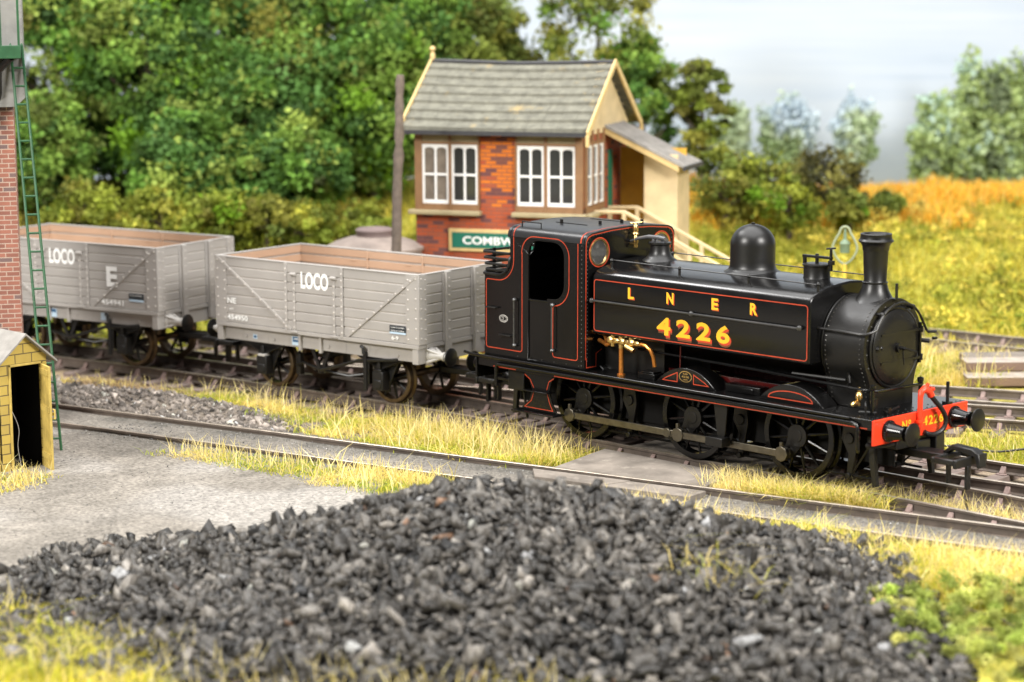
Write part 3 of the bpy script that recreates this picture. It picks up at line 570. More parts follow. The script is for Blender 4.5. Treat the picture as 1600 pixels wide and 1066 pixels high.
for s in (-1, 1):
    q = MB(); y = s*.94; zz = .71+CRZ; xs_ = [-4.725+CRX, -2.21+CRX, CRX]
    for a, b in ((0, 1), (1, 2)):
        q.box(xs_[a]+.06, xs_[b]-.06, min(y-.025, y+.025), max(y-.025, y+.025), zz-.058, zz+.058)
    for i, xx in enumerate(xs_):
        q.cyl((xx, y-s*.035, zz), (xx, y+s*.045, zz), .125 if i < 2 else .13, n=8); q.cyl((xx, y-s*.3, zz), (xx, y, zz), .06, n=14); q.cyl((xx, y-s*.16, zz), (xx, y-s*.10, zz), .08, n=14); q.cyl((xx-.02, y, zz+.1), (xx-.02, y, zz+.19), .035, n=8)
    q.cyl((xs_[1]-.24, y-.04, zz), (xs_[1]-.24, y+.04, zz), .085, n=12)
    q.build('coupling_rod', STEEL, LOCO, bevel=.008)
    for xx in (-3.72, -1.25, .98):
        q = MB().prism([(xx-.12, 1.1), (xx+.12, 1.1), (xx+.16, .75), (xx+.05, .18), (xx-.05, .18), (xx-.02, .55), (xx-.16, .78)], s*.62, s*.70, 'y'); q.cyl((xx, s*.60, .80), (xx, s*.73, .80), .09, n=12); q.cyl((xx, s*.5, .2), (xx, s*.74, .2), .05, n=10); q.build('brake_hanger', BLACKM, LOCO, bevel=.01)
q = MB()
for s in (-1, 1): q.cyl((-5, s*.66, .2), (1.4, s*.66, .2), .022, n=6); q.cyl((1.0, s*.66, .2), (1.5, s*.9, .75), .016, n=6)
q.build('brake_rod', BLACKM, LOCO)

# ================================================================ open wagons
GREYR = mat('light_grey_glint', (.47, .435, .40), .45)  # paler grey paints the light caught on rivets and plank joints
def make_wagon(label, x, y, a, first):
    W = thing('open_wagon', label, 'wagon', (x, y, 0), a, 'grey open loco coal wagons behind the engine')
    L, H, ZT, ZB = 2.642, 1.22, 2.577, 1.277; n = 7; ph = (ZT-ZB)/n
    q = MB().use(GREY); xs = [-L+.0, -.72, .74, L]
    for k in range(n):
        z0, z1 = ZB+k*ph, ZB+(k+1)*ph-(.016 if k < n-1 else 0)
        for i in range(3):
            for s in (-1, 1):
                o = .012 if i == 1 else 0
                if k == n-1 and s < 0 and i == 1: o = .012
                q.box(xs[i]+.004, xs[i+1]-.004, min(s*(H+o), s*(H-.045)), max(s*(H+o), s*(H-.045)), z0, z1)
        for e in (-1, 1): q.box(min(e*L, e*(L-.05)), max(e*L, e*(L-.05)), -H+.05, H-.05, z0, z1)
    q.box(-L+.03, L-.03, -H+.03, H-.03, ZB-.02, ZB+.02)
    q.use(GREYR)   # light caught along the plank joints, painted as a paler backing
    for s in (-1, 1): q.box(-L+.01, L-.01, min(s*(H-.012), s*(H-.05)), max(s*(H-.012), s*(H-.05)), ZB+.01, ZT-.03)
    for e in (-1, 1): q.box(min(e*(L-.012), e*(L-.05)), max(e*(L-.012), e*(L-.05)), -H+.04, H-.04, ZB+.01, ZT-.03)
    body = q.build('body', None, W, bevel=.013)
    q = MB(); t = .05
    for k in range(n):
        z0, z1 = ZB+k*ph+.03, ZB+(k+1)*ph-(.012 if k < n-1 else .012)
        for s in (-1, 1): q.box(-L+t, L-t, min(s*(H-t), s*(H-t-.03)), max(s*(H-t), s*(H-t-.03)), z0, z1)
        for e in (-1, 1): q.box(min(e*(L-t-.002), e*(L-t-.03)), max(e*(L-t-.002), e*(L-t-.03)), -H+t+.03, H-t-.03, z0, z1)
    q.box(-L+t, L-t, -H+t, H-t, ZB+.02, ZB+.05)
    for xx in (-.72, .74):
        q.box(xx-.02, xx+.02, H-t-.045, H-t-.03, ZB+.05, ZT-.02)
        for zz in (2.0, 2.36): q.box(xx-.45, xx-.3, H-t-.04, H-t-.03, zz-.012, zz+.012)
    q.build('inner_lining', TAN, W, bevel=.006)
    # capping, corner plates, pillars, straps
    q = MB(); R = []
    for s in (-1, 1):
        yo = s*(H+.016)
        q.box(-L-.012, L+.012, min(yo, s*(H-.075)), max(yo, s*(H-.075)), ZT-.004, ZT+.018)
        for e in (-1, 1):
            q.box(min(e*(L+.014), e*(L-.30)), max(e*(L+.014), e*(L-.30)), min(s*H, yo), max(s*H, yo), ZB, ZT)
            q.box(min(e*L, e*(L+.016)), max(e*L, e*(L+.016)), min(s*(H+.012), s*(H-.22)), max(s*(H+.012), s*(H-.22)), ZB, ZT)
            for k in range(7):
                zz = ZB+.09+k*ph
                R += [((e*(L-.25), yo, zz), (0, s, 0)), ((e*(L-.06), yo, zz+.03), (0, s, 0)), ((e*(L+.016), s*(H-.17), zz), (e, 0, 0)), ((e*(L+.016), s*(H-.05), zz+.03), (e, 0, 0))]
        for xx in (-.72, -.50, .54, .74):
            w = .035 if abs(xx) > .7 else .03; q.box(xx-w, xx+w, min(s*(H+.012), s*(H+.03)), max(s*(H+.012), s*(H+.03)), ZB-.03, ZT if abs(xx) > .7 else ZT-ph*1.15)
            for k in range(10 if abs(xx) > .7 else 8): R.append(((xx, s*(H+.03), ZB+.06+k*.125), (0, s, 0)))
        for xx in (-.50, .54):
            q.cyl((xx-.07, s*(H+.035), ZT-ph*1.12), (xx+.07, s*(H+.035), ZT-ph*1.12), .035, n=10); q.box(xx-.09, xx+.09, min(s*H, s*(H+.05)), max(s*H, s*(H+.05)), ZB-.05, ZB-.01)
        for (xa, za, xb, zb) in ((-L+.06, ZT-.02, -.60, ZB+.0), (L-.06, ZT-.02, .86, ZB+.0)):
            d = Vector((xb-xa, 0, zb-za)); ln = d.length; d.normalize(); pv = Vector((-d.z, 0, d.x))*.028; o = Vector((xa, 0, za)); e_ = Vector((xb, 0, zb))
            vs = [p+Vector((0, yy, 0)) for yy in (s*H, s*(H+.024)) for p in (o+pv, e_+pv, e_-pv, o-pv)]
            q.add(vs, [(0, 1, 2, 3), (7, 6, 5, 4), (0, 4, 5, 1), (1, 5, 6, 2), (2, 6, 7, 3), (3, 7, 4, 0)])
            for k in range(9): p = o+d*(ln*(k+.7)/9.6); R.append(((p.x, s*(H+.024), p.z), (0, s, 0)))
    for e in (-1, 1):
        for yy in (-.42, .42):
            q.box(min(e*L, e*(L+.07)), max(e*L, e*(L+.07)), yy-.075, yy+.075, ZB-.3, ZT+.005); q.box(min(e*L, e*(L+.02)), max(e*L, e*(L+.02)), yy-.13, yy+.13, ZB, ZT-.02)
            for k in range(8): R += [((e*(L+.07), yy-.0, ZB+.06+k*.16), (e, 0, 0)), ((e*(L+.02), yy+.105, ZB+.1+k*.16), (e, 0, 0))]
        q.box(min(e*(L-.07), e*(L+.012)), max(e*(L-.07), e*(L+.012)), -H-.01, H+.01, ZT-.002, ZT+.017)
    q.mats = []; q.use(GREY); q.mi = [0]*len(q.f); q.use(GREYR)
    for p, nn in R: q.rivets([p], nn, .021)
    q.build('ironwork', None, W, bevel=.005)
    # underframe
    q = MB()
    for s in (-1, 1):
        q.box(-L, L, min(s*1.02, s*(H+.022)), max(s*1.02, s*(H+.022)), 1.20, ZB-.004)
        q.box(-L+.1, L-.1, min(s*1.0, s*1.14), max(s*1.0, s*1.14), .93, 1.20)
        for e in (-1, 1): q.box(min(e*(L-.02), e*(L-.16)), max(e*(L-.02), e*(L-.16)), min(s*.3, s*(H+.012)), max(s*.3, s*(H+.012)), .91, 1.198)
        for xx in (-1.9, -1.15, .3, 1.2, 2.05): q.cyl((xx, s*1.14, 1.02), (xx, s*1.16, 1.02), .03, n=8)
        for xx in (-.42, .12): q.box(xx-.03, xx+.03, min(s*1.14, s*1.2), max(s*1.14, s*1.2), .88, 1.2)
        for xx in (-2.0, -1.3, -.75, .75, 1.35): q.box(xx-.006, xx+.006, min(s*1.14, s*1.147), max(s*1.14, s*1.147), .94, 1.19)
        q.ribbon([(1.65+.17*math.cos(t_), s*1.146, .98+.15*math.sin(t_)) for t_ in np.linspace(0, PI, 12)], .02, (0, s, 0)); q.ribbon([(-1.35+.17*math.cos(t_), s*1.146, .98+.15*math.sin(t_)) for t_ in np.linspace(0, PI, 12)], .02, (0, s, 0))
    for e in (-1, 1): q.box(min(e*(L-.06), e*(L+.01)), max(e*(L-.06), e*(L+.01)), -1.015, 1.015, 1.199, ZB-.003)
    q.box(-L+.02, -L+.16, -.3, .3, .91, 1.198); q.box(L-.16, L-.02, -.3, .3, .91, 1.198)
    q.build('solebar', GREY, W, bevel=.008)
    q = MB().box(-L+.2, L-.2, -.95, .95, 1.1, 1.24); q.box(-.1, .1, -.9, .9, .75, 1.1); q.build('floor_frame', PLAST, W)
    for e in (-1, 1):
        for s in (-1, 1):
            b = buffer('buffer', W, e*(L-.02), s*.87, 1.05, e, .50, GREYB, PLAST, .175, .15, .065)
            if True:
                q = MB()
                for k in range(4):
                    t_ = PI/4+k*PI/2; q.cyl((e*(L-.02), s*.87+.17*math.cos(t_), 1.05+.17*math.sin(t_)), (e*(L+.22), s*.87+.06*math.cos(t_), 1.05+.06*math.sin(t_)), .03, .02, n=6)
                q.build('buffer_rib', GREYB, b)
        xw = e*1.524
        for s in (-1, 1):
            q = MB(); q.lathe([(.40, s*.6), (.40, s*.74), (.455, s*.745), (.476, s*.73), (.478, s*.63), (.515, s*.60), (.515, s*.57), (.48, s*.56), (.40, s*.56), (.40, s*.6)], (xw, 0, .476), 'y', n=48); wh = q.build('wheel', BRONZE, W, smooth=30)
            q = MB()
            for k in range(8):
                t_ = 2*PI*(k+.3)/8; q.cyl((xw+.06*math.cos(t_), s*.68, .476+.06*math.sin(t_)), (xw+.42*math.cos(t_), s*.68, .476+.42*math.sin(t_)), .034, .026, n=8)
            q.cyl((xw, s*.6, .476), (xw, s*.78, .476), .1, n=16); q.build('spokes', PLAST, wh)
            # axle guard, spring, axlebox
            q = MB(); yy = s*.92
            q.prism([(xw-.42, .95), (xw+.42, .95), (xw+.14, .42), (xw+.14, .25), (xw-.14, .25), (xw-.14, .42)], yy-.02, yy+.02, 'y')
            for k in range(4): q.prism([(xw-.62+.1*k, .93-.03*k), (xw+.62-.1*k, .93-.03*k), (xw+.5-.1*k, .86-.035*k), (xw, .78-.035*k), (xw-.5+.1*k, .86-.035*k)], s*1.0-.06, s*1.0+.06, 'y')
            q.box(xw-.13, xw+.13, s*1.02-.12, s*1.02+.12, .30, .66); q.box(xw-.09, xw+.09, s*1.1-.06, s*1.1+.06, .34, .50); q.box(xw-.04, xw+.04, s*1.06-.05, s*1.06+.05, .62, .86)
            ab = q.build('axlebox', PLAST, W, bevel=.014)
            q = MB().box(xw-.09, xw+.09, s*1.06-.085, s*1.06+.085, .655, .70) if True else None
            q.build('axlebox_lid', GREYB, ab, bevel=.01) if e < 0 else q.build('axlebox_lid', PLAST, ab, bevel=.01)
            q = MB(); bx_ = xw-e*.62
            q.box(bx_-.06, bx_+.06, s*.62, s*.74, .30, .72) if s > 0 else q.box(bx_-.06, bx_+.06, -.74, -.62, .30, .72)
            q.cyl((bx_, s*.68, .7), (bx_+e*.05, s*.68, 1.1), .03, n=8); q.build('brake_shoe', PLAST, W, bevel=.01)
        q = MB().cyl((xw, -.6, .476), (xw, .6, .476), .07, n=14); q.build('axle', BRONZE, W)
        tension_lock(W, e*(L+.12), e, .66)
    for s in (-1, 1):
        q = MB(); y = s*1.02
        q.prism([(-.32, 1.0), (-.24, 1.0), (-.02, .55), (.20, 1.0), (.28, 1.0), (.02, .46), (-.06, .46)], y-.02, y+.02, 'y')
        q.tube([(-.02, y, .52), (-.6, y*.9, .6), (-.9, y*.75, .5)], .03); q.tube([(-.02, y, .52), (.6, y*.9, .45), (.9, y*.75, .5)], .03); q.build('brake_gear', PLAST, W)
        q = MB().tube([(-.02, s*1.08, .52), (.5, s*1.14, .66), (1.1, s*1.16, .84), (1.9, s*1.17, .92), (2.05, s*1.17, .94)], .034, n=6); q.prism([(1.22, 1.02), (1.30, 1.02), (1.30, .28), (1.22, .28)], s*1.18-.02, s*1.18+.02, 'y'); q.tube([(1.26, s*1.22, .98), (1.25, s*1.22, 1.1), (1.18, s*1.2, 1.12)], .035); q.build('brake_lever', PLAST, W)
    # lettering on the near side
    y = -H-.014
    def wtxt(bd, xx, zz, h, w, bold, name='lettering', mt=WHITEP, yy=None):
        q = MB(); put_text(q, bd, (xx, y if yy is None else yy, zz), (1, 0, 0), (0, 0, 1), h, bold, w, lift=.003); return q.build(name, mt, body, smooth=0)
    def lab(xx, zz, w, h, mt, name='label_plate', yy=None):
        q = MB(); v = y-.001 if yy is None else yy; q.add([(xx, v, zz), (xx+w, v, zz), (xx+w, v, zz+h), (xx, v, zz+h)], [(0, 1, 2, 3)]); q.recalc = False; return q.build(name, mt, body, smooth=0)
    wtxt('LOCO', -.32, ZT-.47, .33, .72, .035, yy=-H-.013)
    yS = -1.146
    if first:
        wtxt('NE', -2.32, 1.66, .115, .24, .03); wtxt('10T', -2.27, 1.53, .04, .12, .01); wtxt('454950', -2.33, 1.335, .105, .56, .025)
        lab(1.93, 1.48, .40, .125, BLKL, yy=-H-.013); lab(1.93, 1.445, .40, .035, LBLUE, yy=-H-.014); wtxt('Loco Coal Only', 1.97, 1.55, .03, .32, .01, 'label_lettering', yy=-H-.014); wtxt('Empty to Colliery', 1.97, 1.49, .03, .32, .01, 'label_lettering', yy=-H-.014)
        wtxt('6-9', 1.98, 1.33, .075, .17, .02)
        lab(-1.72, .99, .11, .09, LBLUE, yy=yS); lab(-1.70, 1.01, .07, .05, BLUEL, yy=yS-.002); lab(-.66, .965, .26, .17, LBLUE, yy=yS-.006); lab(-.64, 1.03, .22, .10, BLUEL, yy=yS-.008); wtxt('LNER', -.61, 1.075, .035, .16, .015, 'label_lettering', yy=yS-.009)
    else:
        wtxt('E', 1.27, 1.72, .42, .30, .04); wtxt('N', -1.62, 1.72, .42, .32, .04); wtxt('454941', 1.10, 1.335, .115, .62, .025)
        lab(1.87, 1.49, .40, .13, BLKL, yy=-H-.013); lab(1.87, 1.45, .40, .04, LBLUE, yy=-H-.014); wtxt('Loco Coal Only', 1.91, 1.56, .03, .32, .01, 'label_lettering', yy=-H-.014)
        lab(-.44, .95, .2, .18, LBLUE, yy=yS-.006); lab(-.42, 1.05, .16, .07, BLUEL, yy=yS-.008); lab(1.0, .98, .2, .16, LBLUE, yy=yS-.006)
    return W
make_wagon('grey wooden open wagon numbered 454950, coupled directly behind the black engine', -11.2911, -.3525, .1296, True)
make_wagon('grey wooden open wagon numbered 454941 with a big white E, partly behind the brick tower', -18.3819, -1.4651, .2303, False)

# ================================================================ buildings and lineside structures
BRK = brick_mat('signal_box_brick', (.40, .080, .030), (.32, .09, .045), (.20, .085, .06), .25, .085, .010, patch=((.60, .165, .02), (-1.90, 0, 4.15), 1.0), dark=(.085, .05, .06))
TOWBRK = brick_mat('tower_brick', (.29, .12, .085), (.20, .085, .065), (.40, .30, .24), .235, .085, .010, dark=(.13, .10, .10))
YBRK = brick_mat('yellow_block', (.50, .365, .085), (.43, .315, .085), (.15, .115, .055), .32, .165, .011, rough=.85)
BROWNF = mat('brown_timber', (.235, .125, .055), .6, var=.12, vscale=4, bump=.05)
CREAM = mat('cream_timber', (.60, .47, .27), .7, var=.12, vscale=3, bump=.1, bscale=30)
CREAMY = mat('bargeboard_cream', (.62, .45, .20), .65, var=.12, vscale=5)
WHITEF = mat('white_window_frame', (.80, .79, .77), .5, var=.05)
STONE = mat('sill_stone', (.34, .28, .16), .8, var=.12)
SIGN = mat('sign_green', (.006, .13, .085), .5, var=.1)
SLATE = mat('roof_slate', (.150, .146, .115), .85, var=.28, vscale=6, bump=.2, bscale=30, dirt=((.42, .30, .11), 1.7, .60))
CURT = mat('curtain_behind_glass', (.16, .13, .10), .4, var=.35, vscale=5)
GUT = mat('gutter_black', (.03, .03, .033), .5)
GDOOR = mat('green_door', (.02, .16, .085), .5)
OCHRE = mat('porch_ochre', (.58, .33, .04), .8)
GRPAINT = mat('green_ladder_paint', (.016, .075, .028), .5, var=.2, vscale=6, dirt=((.30, .27, .20), 9, .63))
TANKM = mat('tank_grey', (.20, .195, .185), .6, var=.25, vscale=2, bump=.1, bscale=30, dirt=((.33, .31, .28), 3, .58))
YPAINT = mat('yellow_paint_wood', (.48, .35, .085), .75, var=.25, vscale=5, bump=.2, bscale=40, dirt=((.16, .12, .04), 7, .62))
FELT = mat('roof_felt', (.27, .255, .235), .9, var=.2, vscale=4, bump=.3, bscale=50)
POLE = mat('weathered_pole', (.15, .118, .095), .85, var=.25, vscale=7, bump=.4, bscale=30)
PGREEN = mat('pale_green_paint', (.26, .30, .19), .6); PYEL = mat('yellow_post_paint', (.72, .50, .07), .5); PGR2 = mat('lantern_green', (.15, .21, .13), .5)
DOME = mat('weathered_tank_roof', (.27, .22, .19), .85, var=.2, vscale=3, bump=.2, bscale=20)
BX0 = Vector((-11.57, 6.36, -.22))
SBX = thing('signal_box', 'red brick signal box with slate roof, white sash windows and green name board', 'signal box', BX0, .457)
W_, D_, EV, RG = 3.9, 3.25, 5.02, 6.32
q = MB().box(-W_, 0, 0, .2, 0, EV-.05) .box(-W_, 0, D_-.2, D_, 0, EV-.05) .box(-W_, -W_+.2, .2, D_-.2, 0, EV-.05).box(-.2, 0, .2, D_-.2, 0, EV-.05)
q.prism([(.0, EV-.05), (D_, EV-.05), (D_/2, RG-.1)], -W_, -W_+.1, 'x'); q.build('wall', BRK, SBX)
q = MB().prism([(.02, EV-.2), (D_-.02, EV-.2), (D_-.02, EV-.04), (D_/2, RG-.12), (.02, EV-.04)], .0, .03, 'x')
for k in range(9): q.box(.03, .036, .1+.1*k, D_-.1-.1*k, EV+.02+.16*k, EV+.03+.16*k)
q.build('gable_board', CREAM, SBX)
# roof courses
nc = 8; rm = MB()
for side in (0, 1):
    for k in range(nc):
        a0, a1 = k/nc, (k+1.12)/nc; yb, zb_ = -.30, EV-.10; yr, zr = D_/2, RG
        def pt(a, lift): 
            yy = yb+(yr-yb)*min(a, 1); zz = zb_+(zr-zb_)*min(a, 1)+lift
            return ((yy if side == 0 else D_-yy), zz)
        sag = lambda u: -.05*math.sin(PI*u)*(1 if k > 4 else .5)
        n_ = 12
        for j in range(n_):
            x0_, x1_ = -W_-.22+(W_+.42)*j/n_, -W_-.22+(W_+.42)*(j+1)/n_-.004
            l0 = random.uniform(-.004, .005)
            A, B = pt(a0, .085+l0), pt(a1, .012+l0); C_, D2 = pt(a1, -.02), pt(a0, -.01+l0)
            s0, s1 = sag(j/n_), sag((j+1)/n_); w = k*.0
            rm.add([(x0_, A[0], A[1]+s0), (x0_, B[0], B[1]+s0), (x0_, C_[0], C_[1]+s0), (x0_, D2[0], D2[1]+s0), (x1_, A[0], A[1]+s1), (x1_, B[0], B[1]+s1), (x1_, C_[0], C_[1]+s1), (x1_, D2[0], D2[1]+s1)],
                   [(0, 1, 2, 3), (7, 6, 5, 4), (0, 4, 5, 1), (1, 5, 6, 2), (2, 6, 7, 3), (3, 7, 4, 0)])
rf = rm.build('roof', SLATE, SBX, smooth=0)
q = MB().tube([(-W_-.22, D_/2, RG+.03), (-2, D_/2, RG-.02), (.2, D_/2, RG+.03)], .05, n=6); q.build('ridge_tile', GUT, rf)
q = MB()
for xx in (.20, -W_-.25):
    for s in (0, 1):
        q = MB()
        f = lambda yy: yy if s == 0 else D_-yy
        q.prism([(f(-.42), EV-.24), (f(D_/2), RG-.05), (f(D_/2), RG+.10), (f(-.46), EV-.07)], xx, xx+.05, 'x'); q.box(xx-.01, xx+.06, min(f(-.48), f(-.38)), max(f(-.48), f(-.38)), EV-.40, EV-.16); q.build('bargeboard', CREAMY, rf, bevel=.01)
q = MB().lathe([(.0, .34), (.05, .32), (.07, .27), (.03, .2), (.055, .16), (.06, .08), (.04, 0)], (-W_-.2, D_/2, RG+.02), n=12)
q.build('finial', CREAMY, rf)
q = MB().box(-W_-.2, .2, -.36, -.29, EV-.20, EV-.11); q.build('gutter', GUT, rf)
def window_group(x0, x1, sashes, zs, zt, name='window'):
    q = MB()
    q.box(x0, x1, -.06, .02, zt+.04, zt+.10); q.box(x0, x1, -.06, .02, EV-.14, EV-.08); q.box(x0, x1, -.05, .02, zs-.16, zs-.02)
    edges = [x0]+[(sashes[i][1]+sashes[i+1][0])/2 for i in range(len(sashes)-1)]+[x1]
    for i, e in enumerate(edges):
        a, b = (e, sashes[0][0]) if i == 0 else ((sashes[-1][1], e) if i == len(edges)-1 else (sashes[i-1][1], sashes[i][0]))
        q.box(a, b, -.062, .02, zs-.16, EV-.1)
    fr = q.build('window_surround', BROWNF, SBX, bevel=.008)
    q = MB()
    for i in range(len(sashes)): q.box(sashes[i][0], sashes[i][1], -.04, .02, zt+.10, EV-.14)
    q.build('head_panel', STONE, fr)
    for (a, b) in sashes:
        q = MB(); t = .05; y0, y1 = -.045, -.012; zm = (zs+zt)/2
        q.box(a, a+t, y0, y1, zs-.02, zt+.04); q.box(b-t, b, y0, y1, zs-.02, zt+.04); q.box(a+t, b-t, y0, y1, zt-.02, zt+.04); q.box(a+t, b-t, y0, y1, zs-.02, zs+.06); q.box(a+t, b-t, y0, y1, zm-.025, zm+.025); q.box((a+b)/2-.025, (a+b)/2+.025, y0+.002, y1-.002, zs+.06, zt-.02)
        for xx in (a+t, (a+b)/2+.025):   # arched heads of the upper panes
            w = (b-a)/2-t-.025; q.prism([(xx, zt-.02)]+[(xx+w/2-w/2*math.cos(k*PI/8), zt-.09+.06*math.sin(k*PI/8)) for k in range(9)]+[(xx+w, zt-.02)], y0+.004, y1-.004, 'y')
        wf = q.build('window', WHITEF, SBX, bevel=.006)
        q = MB().box(a+.01, b-.01, -.008, -.002, zs, zt); q.build('pane', CURT if a < -3.5 else GLASS, wf)
    return fr
zs, zt = 3.30, 4.55
window_group(-W_, -2.38, [(-3.72, -3.10), (-3.03, -2.42)], zs, zt); window_group(-1.55, 0, [(-1.50, -.89), (-.81, -.18)], zs, zt)
q = MB()
for a, b in ((-W_-.12, -2.34), (-1.60, .10)): q.box(a, b, -.20, .03, zs-.26, zs-.16)
q.build('window_sill', STONE, SBX, bevel=.02)
q = MB()
for s0 in (.10, .52, .94, 1.36): q.box(.0, .06, s0-.06, s0+.03, zs-.16, EV-.1)
q.box(0, .055, .04, 1.36, zt+.05, zt+.12); q.box(0, .055, .04, 1.36, zs-.16, zs-.03); q.build('window_surround', BROWNF, SBX)
for a, b in ((.14, .46), (.56, .88), (.98, 1.30)):
    q = MB(); q.box(.01, .045, a, a+.05, zs, zt+.05); q.box(.01, .045, b-.05, b, zs, zt+.05); q.box(.01, .045, a+.05, b-.05, (zs+zt)/2-.02, (zs+zt)/2+.02); q.box(.01, .045, a+.05, b-.05, zt, zt+.05); q.box(.01, .045, a+.05, b-.05, zs, zs+.05)
    wf = q.build('window', WHITEF, SBX); q = MB().box(.003, .008, a, b, zs, zt+.04); q.build('pane', GLASS, wf)
q = MB().box(0, .18, .0, 1.5, zs-.26, zs-.165); q.build('window_sill', STONE, SBX, bevel=.02)
q = MB().box(.0, .03, 1.78, 2.05, 2.5, 4.4); q.build('door', GDOOR, SBX)
# porch
q = MB(); PX = 1.62
q.box(.85, PX, 1.75, 1.82, 2.2, 4.32); q.box(PX-.06, PX, 1.82, 2.75, 1.4, 4.18); q.build('porch_wall', CREAM, SBX)
q = MB().box(.03, PX-.06, 2.68, 2.74, 2.45, 4.4); q.build('porch_back', OCHRE, SBX)
sl = lambda xx: 4.93-.48*xx
q = MB().prism([(-.0, sl(0)), (PX+.22, sl(PX+.22)), (PX+.22, sl(PX+.22)+.05), (0, sl(0)+.05)], 1.45, 3.0, 'y'); 
for k in range(6): q.prism([(.0, sl(0)+.05), (PX+.22, sl(PX+.22)+.05), (PX+.22, sl(PX+.22)+.075), (0, sl(0)+.075)], 1.47+.27*k, 1.50+.27*k, 'y')
pr = q.build('porch_roof', FELT, SBX); q = MB().prism([(0, sl(0)-.14), (PX+.1, sl(PX+.1)-.14), (PX+.1, sl(PX+.1)-.003), (0, sl(0)-.003)], 1.47, 1.53, 'y'); q.build('bargeboard', CREAMY, pr); q = MB().box(PX+.2, PX+.26, 1.44, 3.0, sl(PX+.2)-.06, sl(PX+.2)+.03); q.build('gutter', GUT, pr)
# landing and stair
q = MB().box(0, .75, .6, 1.75, 2.2, 2.3)
for k in range(17): q.box(.75+.25*k, 1.02+.25*k, .75, 1.6, 2.1-.13*k, 2.14-.13*k)
for yy in (.68, 1.6):
    q.prism([(.7, 2.3), (.7, 2.1), (4.85, -.05), (5.2, -.05)], yy, yy+.06, 'y')
q.build('stair', CREAM, SBX)
q = MB()
for yy in (.66, 1.68):
    q.tube([(.05, yy, 3.12), (.72, yy, 3.14), (5.0, yy, .92)], .045, n=6); q.tube([(.05, yy, 2.78), (.72, yy, 2.8), (5.0, yy, .58)], .03, n=6)
    for xx, z0_, z1_ in ((.08, 2.25, 3.12), (.72, 2.2, 3.14), (2.2, 1.4, 2.4), (3.6, .6, 1.68), (4.98, -.0, .95)): q.box(xx-.04, xx+.04, yy-.04, yy+.04, z0_, z1_)
q.build('stair_railing', CREAM, SBX)
# name board
q = MB().box(-3.12, -.74, -.05, .0, 2.24, 2.74); nb = q.build('name_board', CREAMY, SBX, bevel=.015)
q = MB().box(-3.03, -.83, -.06, -.045, 2.32, 2.66); q.build('board_panel', SIGN, nb)
q = MB(); put_text(q, 'COMBWICH', (-2.78, -.062, 2.40), (1, 0, 0), (0, 0, 1), .18, .03, 1.72, 1.02, lift=.002); q.build('board_lettering', WHITEP, nb, smooth=0)
# pole
pc = Vector((-14.1, 3.05, -.24)); q = MB(); zz = np.linspace(0, 6.2, 30)
pole = tag(q.tube([(.035*z+.01*math.sin(3*z), .02*z, z) for z in zz], [(.125-.006*z)*(1+(.12*math.sin(17*z)+.10*math.sin(41*z) if z > 4.3 else .04*math.sin(9*z))) for z in zz], n=10).build('telegraph_pole', POLE, None), 'weathered bare wooden pole standing beside the red brick signal box', 'pole'); pole.location = pc
# domed tank behind the wagon
DT = thing('storage_tank', 'weathered beige round tank with shallow domed top and cap behind the open wagon', 'tank', (-15.7, 3.95, -.33))
q = MB().lathe([(0, 0), (1.05, 0), (1.05, 2.36), (1.02, 2.40)], n=40); q.build('tank_wall', DOME, DT)
q = MB().lathe([(1.10, 2.36), (1.10, 2.42), (.9, 2.53), (.6, 2.63), (.3, 2.68), (0, 2.69)], n=40); q.build('tank_roof', DOME, DT, smooth=30)
q = MB().lathe([(.40, 2.60), (.40, 2.74), (.42, 2.76), (.42, 2.80), (.36, 2.84), (0, 2.86)], n=30); q.build('cap', mat('tank_cap', (.20, .15, .14), .8), DT, smooth=35)
# lantern with loop
LP = thing('loop_lantern', 'pale green loop frame with a lantern on a yellow post, behind the chimney', 'lantern', (-6.35, 8.75, -.1), .6)
q = MB().cyl((0, 0, 0), (0, 0, 2.16), .05, .045, n=12); q.build('post', PYEL, LP)
lp = [(.0, 2.15), (.12, 2.23), (.22, 2.38), (.25, 2.52), (.19, 2.68), (.12, 2.80), (.095, 2.87), (.06, 2.92), (0, 2.94)]; lp = lp+[(-a, b) for a, b in lp[-2::-1]]
q = MB().tube(smooth_path([(a, 0, b) for a, b in lp], 5), .026, n=8); q.build('loop', PGREEN, LP, smooth=80)
q = MB().lathe([(0, 2.40), (.10, 2.40), (.105, 2.57), (.115, 2.59), (.08, 2.64), (.04, 2.68), (.025, 2.9)], n=20); q.build('lantern_body', PGR2, LP, smooth=40)
# water tower
WT = thing('water_tower', 'brick water tower with grey tank and green platform and ladder', 'water tower', (-13.06, -6.82, -.1), 0)
WT.rotation_euler = (0, 0, 1.0)
q = MB().box(-2.4, 0, 0, 2.4, 0, 5.85); q.build('brick_column', TOWBRK, WT)
q = MB().prism([(-2.62, 6.02), (-2.45, 5.86), (.05, 5.86), (.22, 6.02), (.22, 8.9), (-2.62, 8.9)], -.22, 2.62, 'y')
for xx in (-1.9, -1.2, -.5): q.box(xx-.03, xx+.03, -.25, -.22, 6.05, 8.9)
q.rivets([(.2, -.22, z) for z in np.arange(6.1, 8.9, .12)], (0, -1, 0), .014); q.build('tank', TANKM, WT, bevel=.03)
q = MB().box(-2.4, .16, -.95, -.23, 6.90, 6.93); q.box(-2.4, .18, -.98, -.95, 6.74, 6.97); q.box(.15, .18, -.95, -.23, 6.74, 6.97); q.build('platform', GRPAINT, WT, bevel=.012)
q = MB()
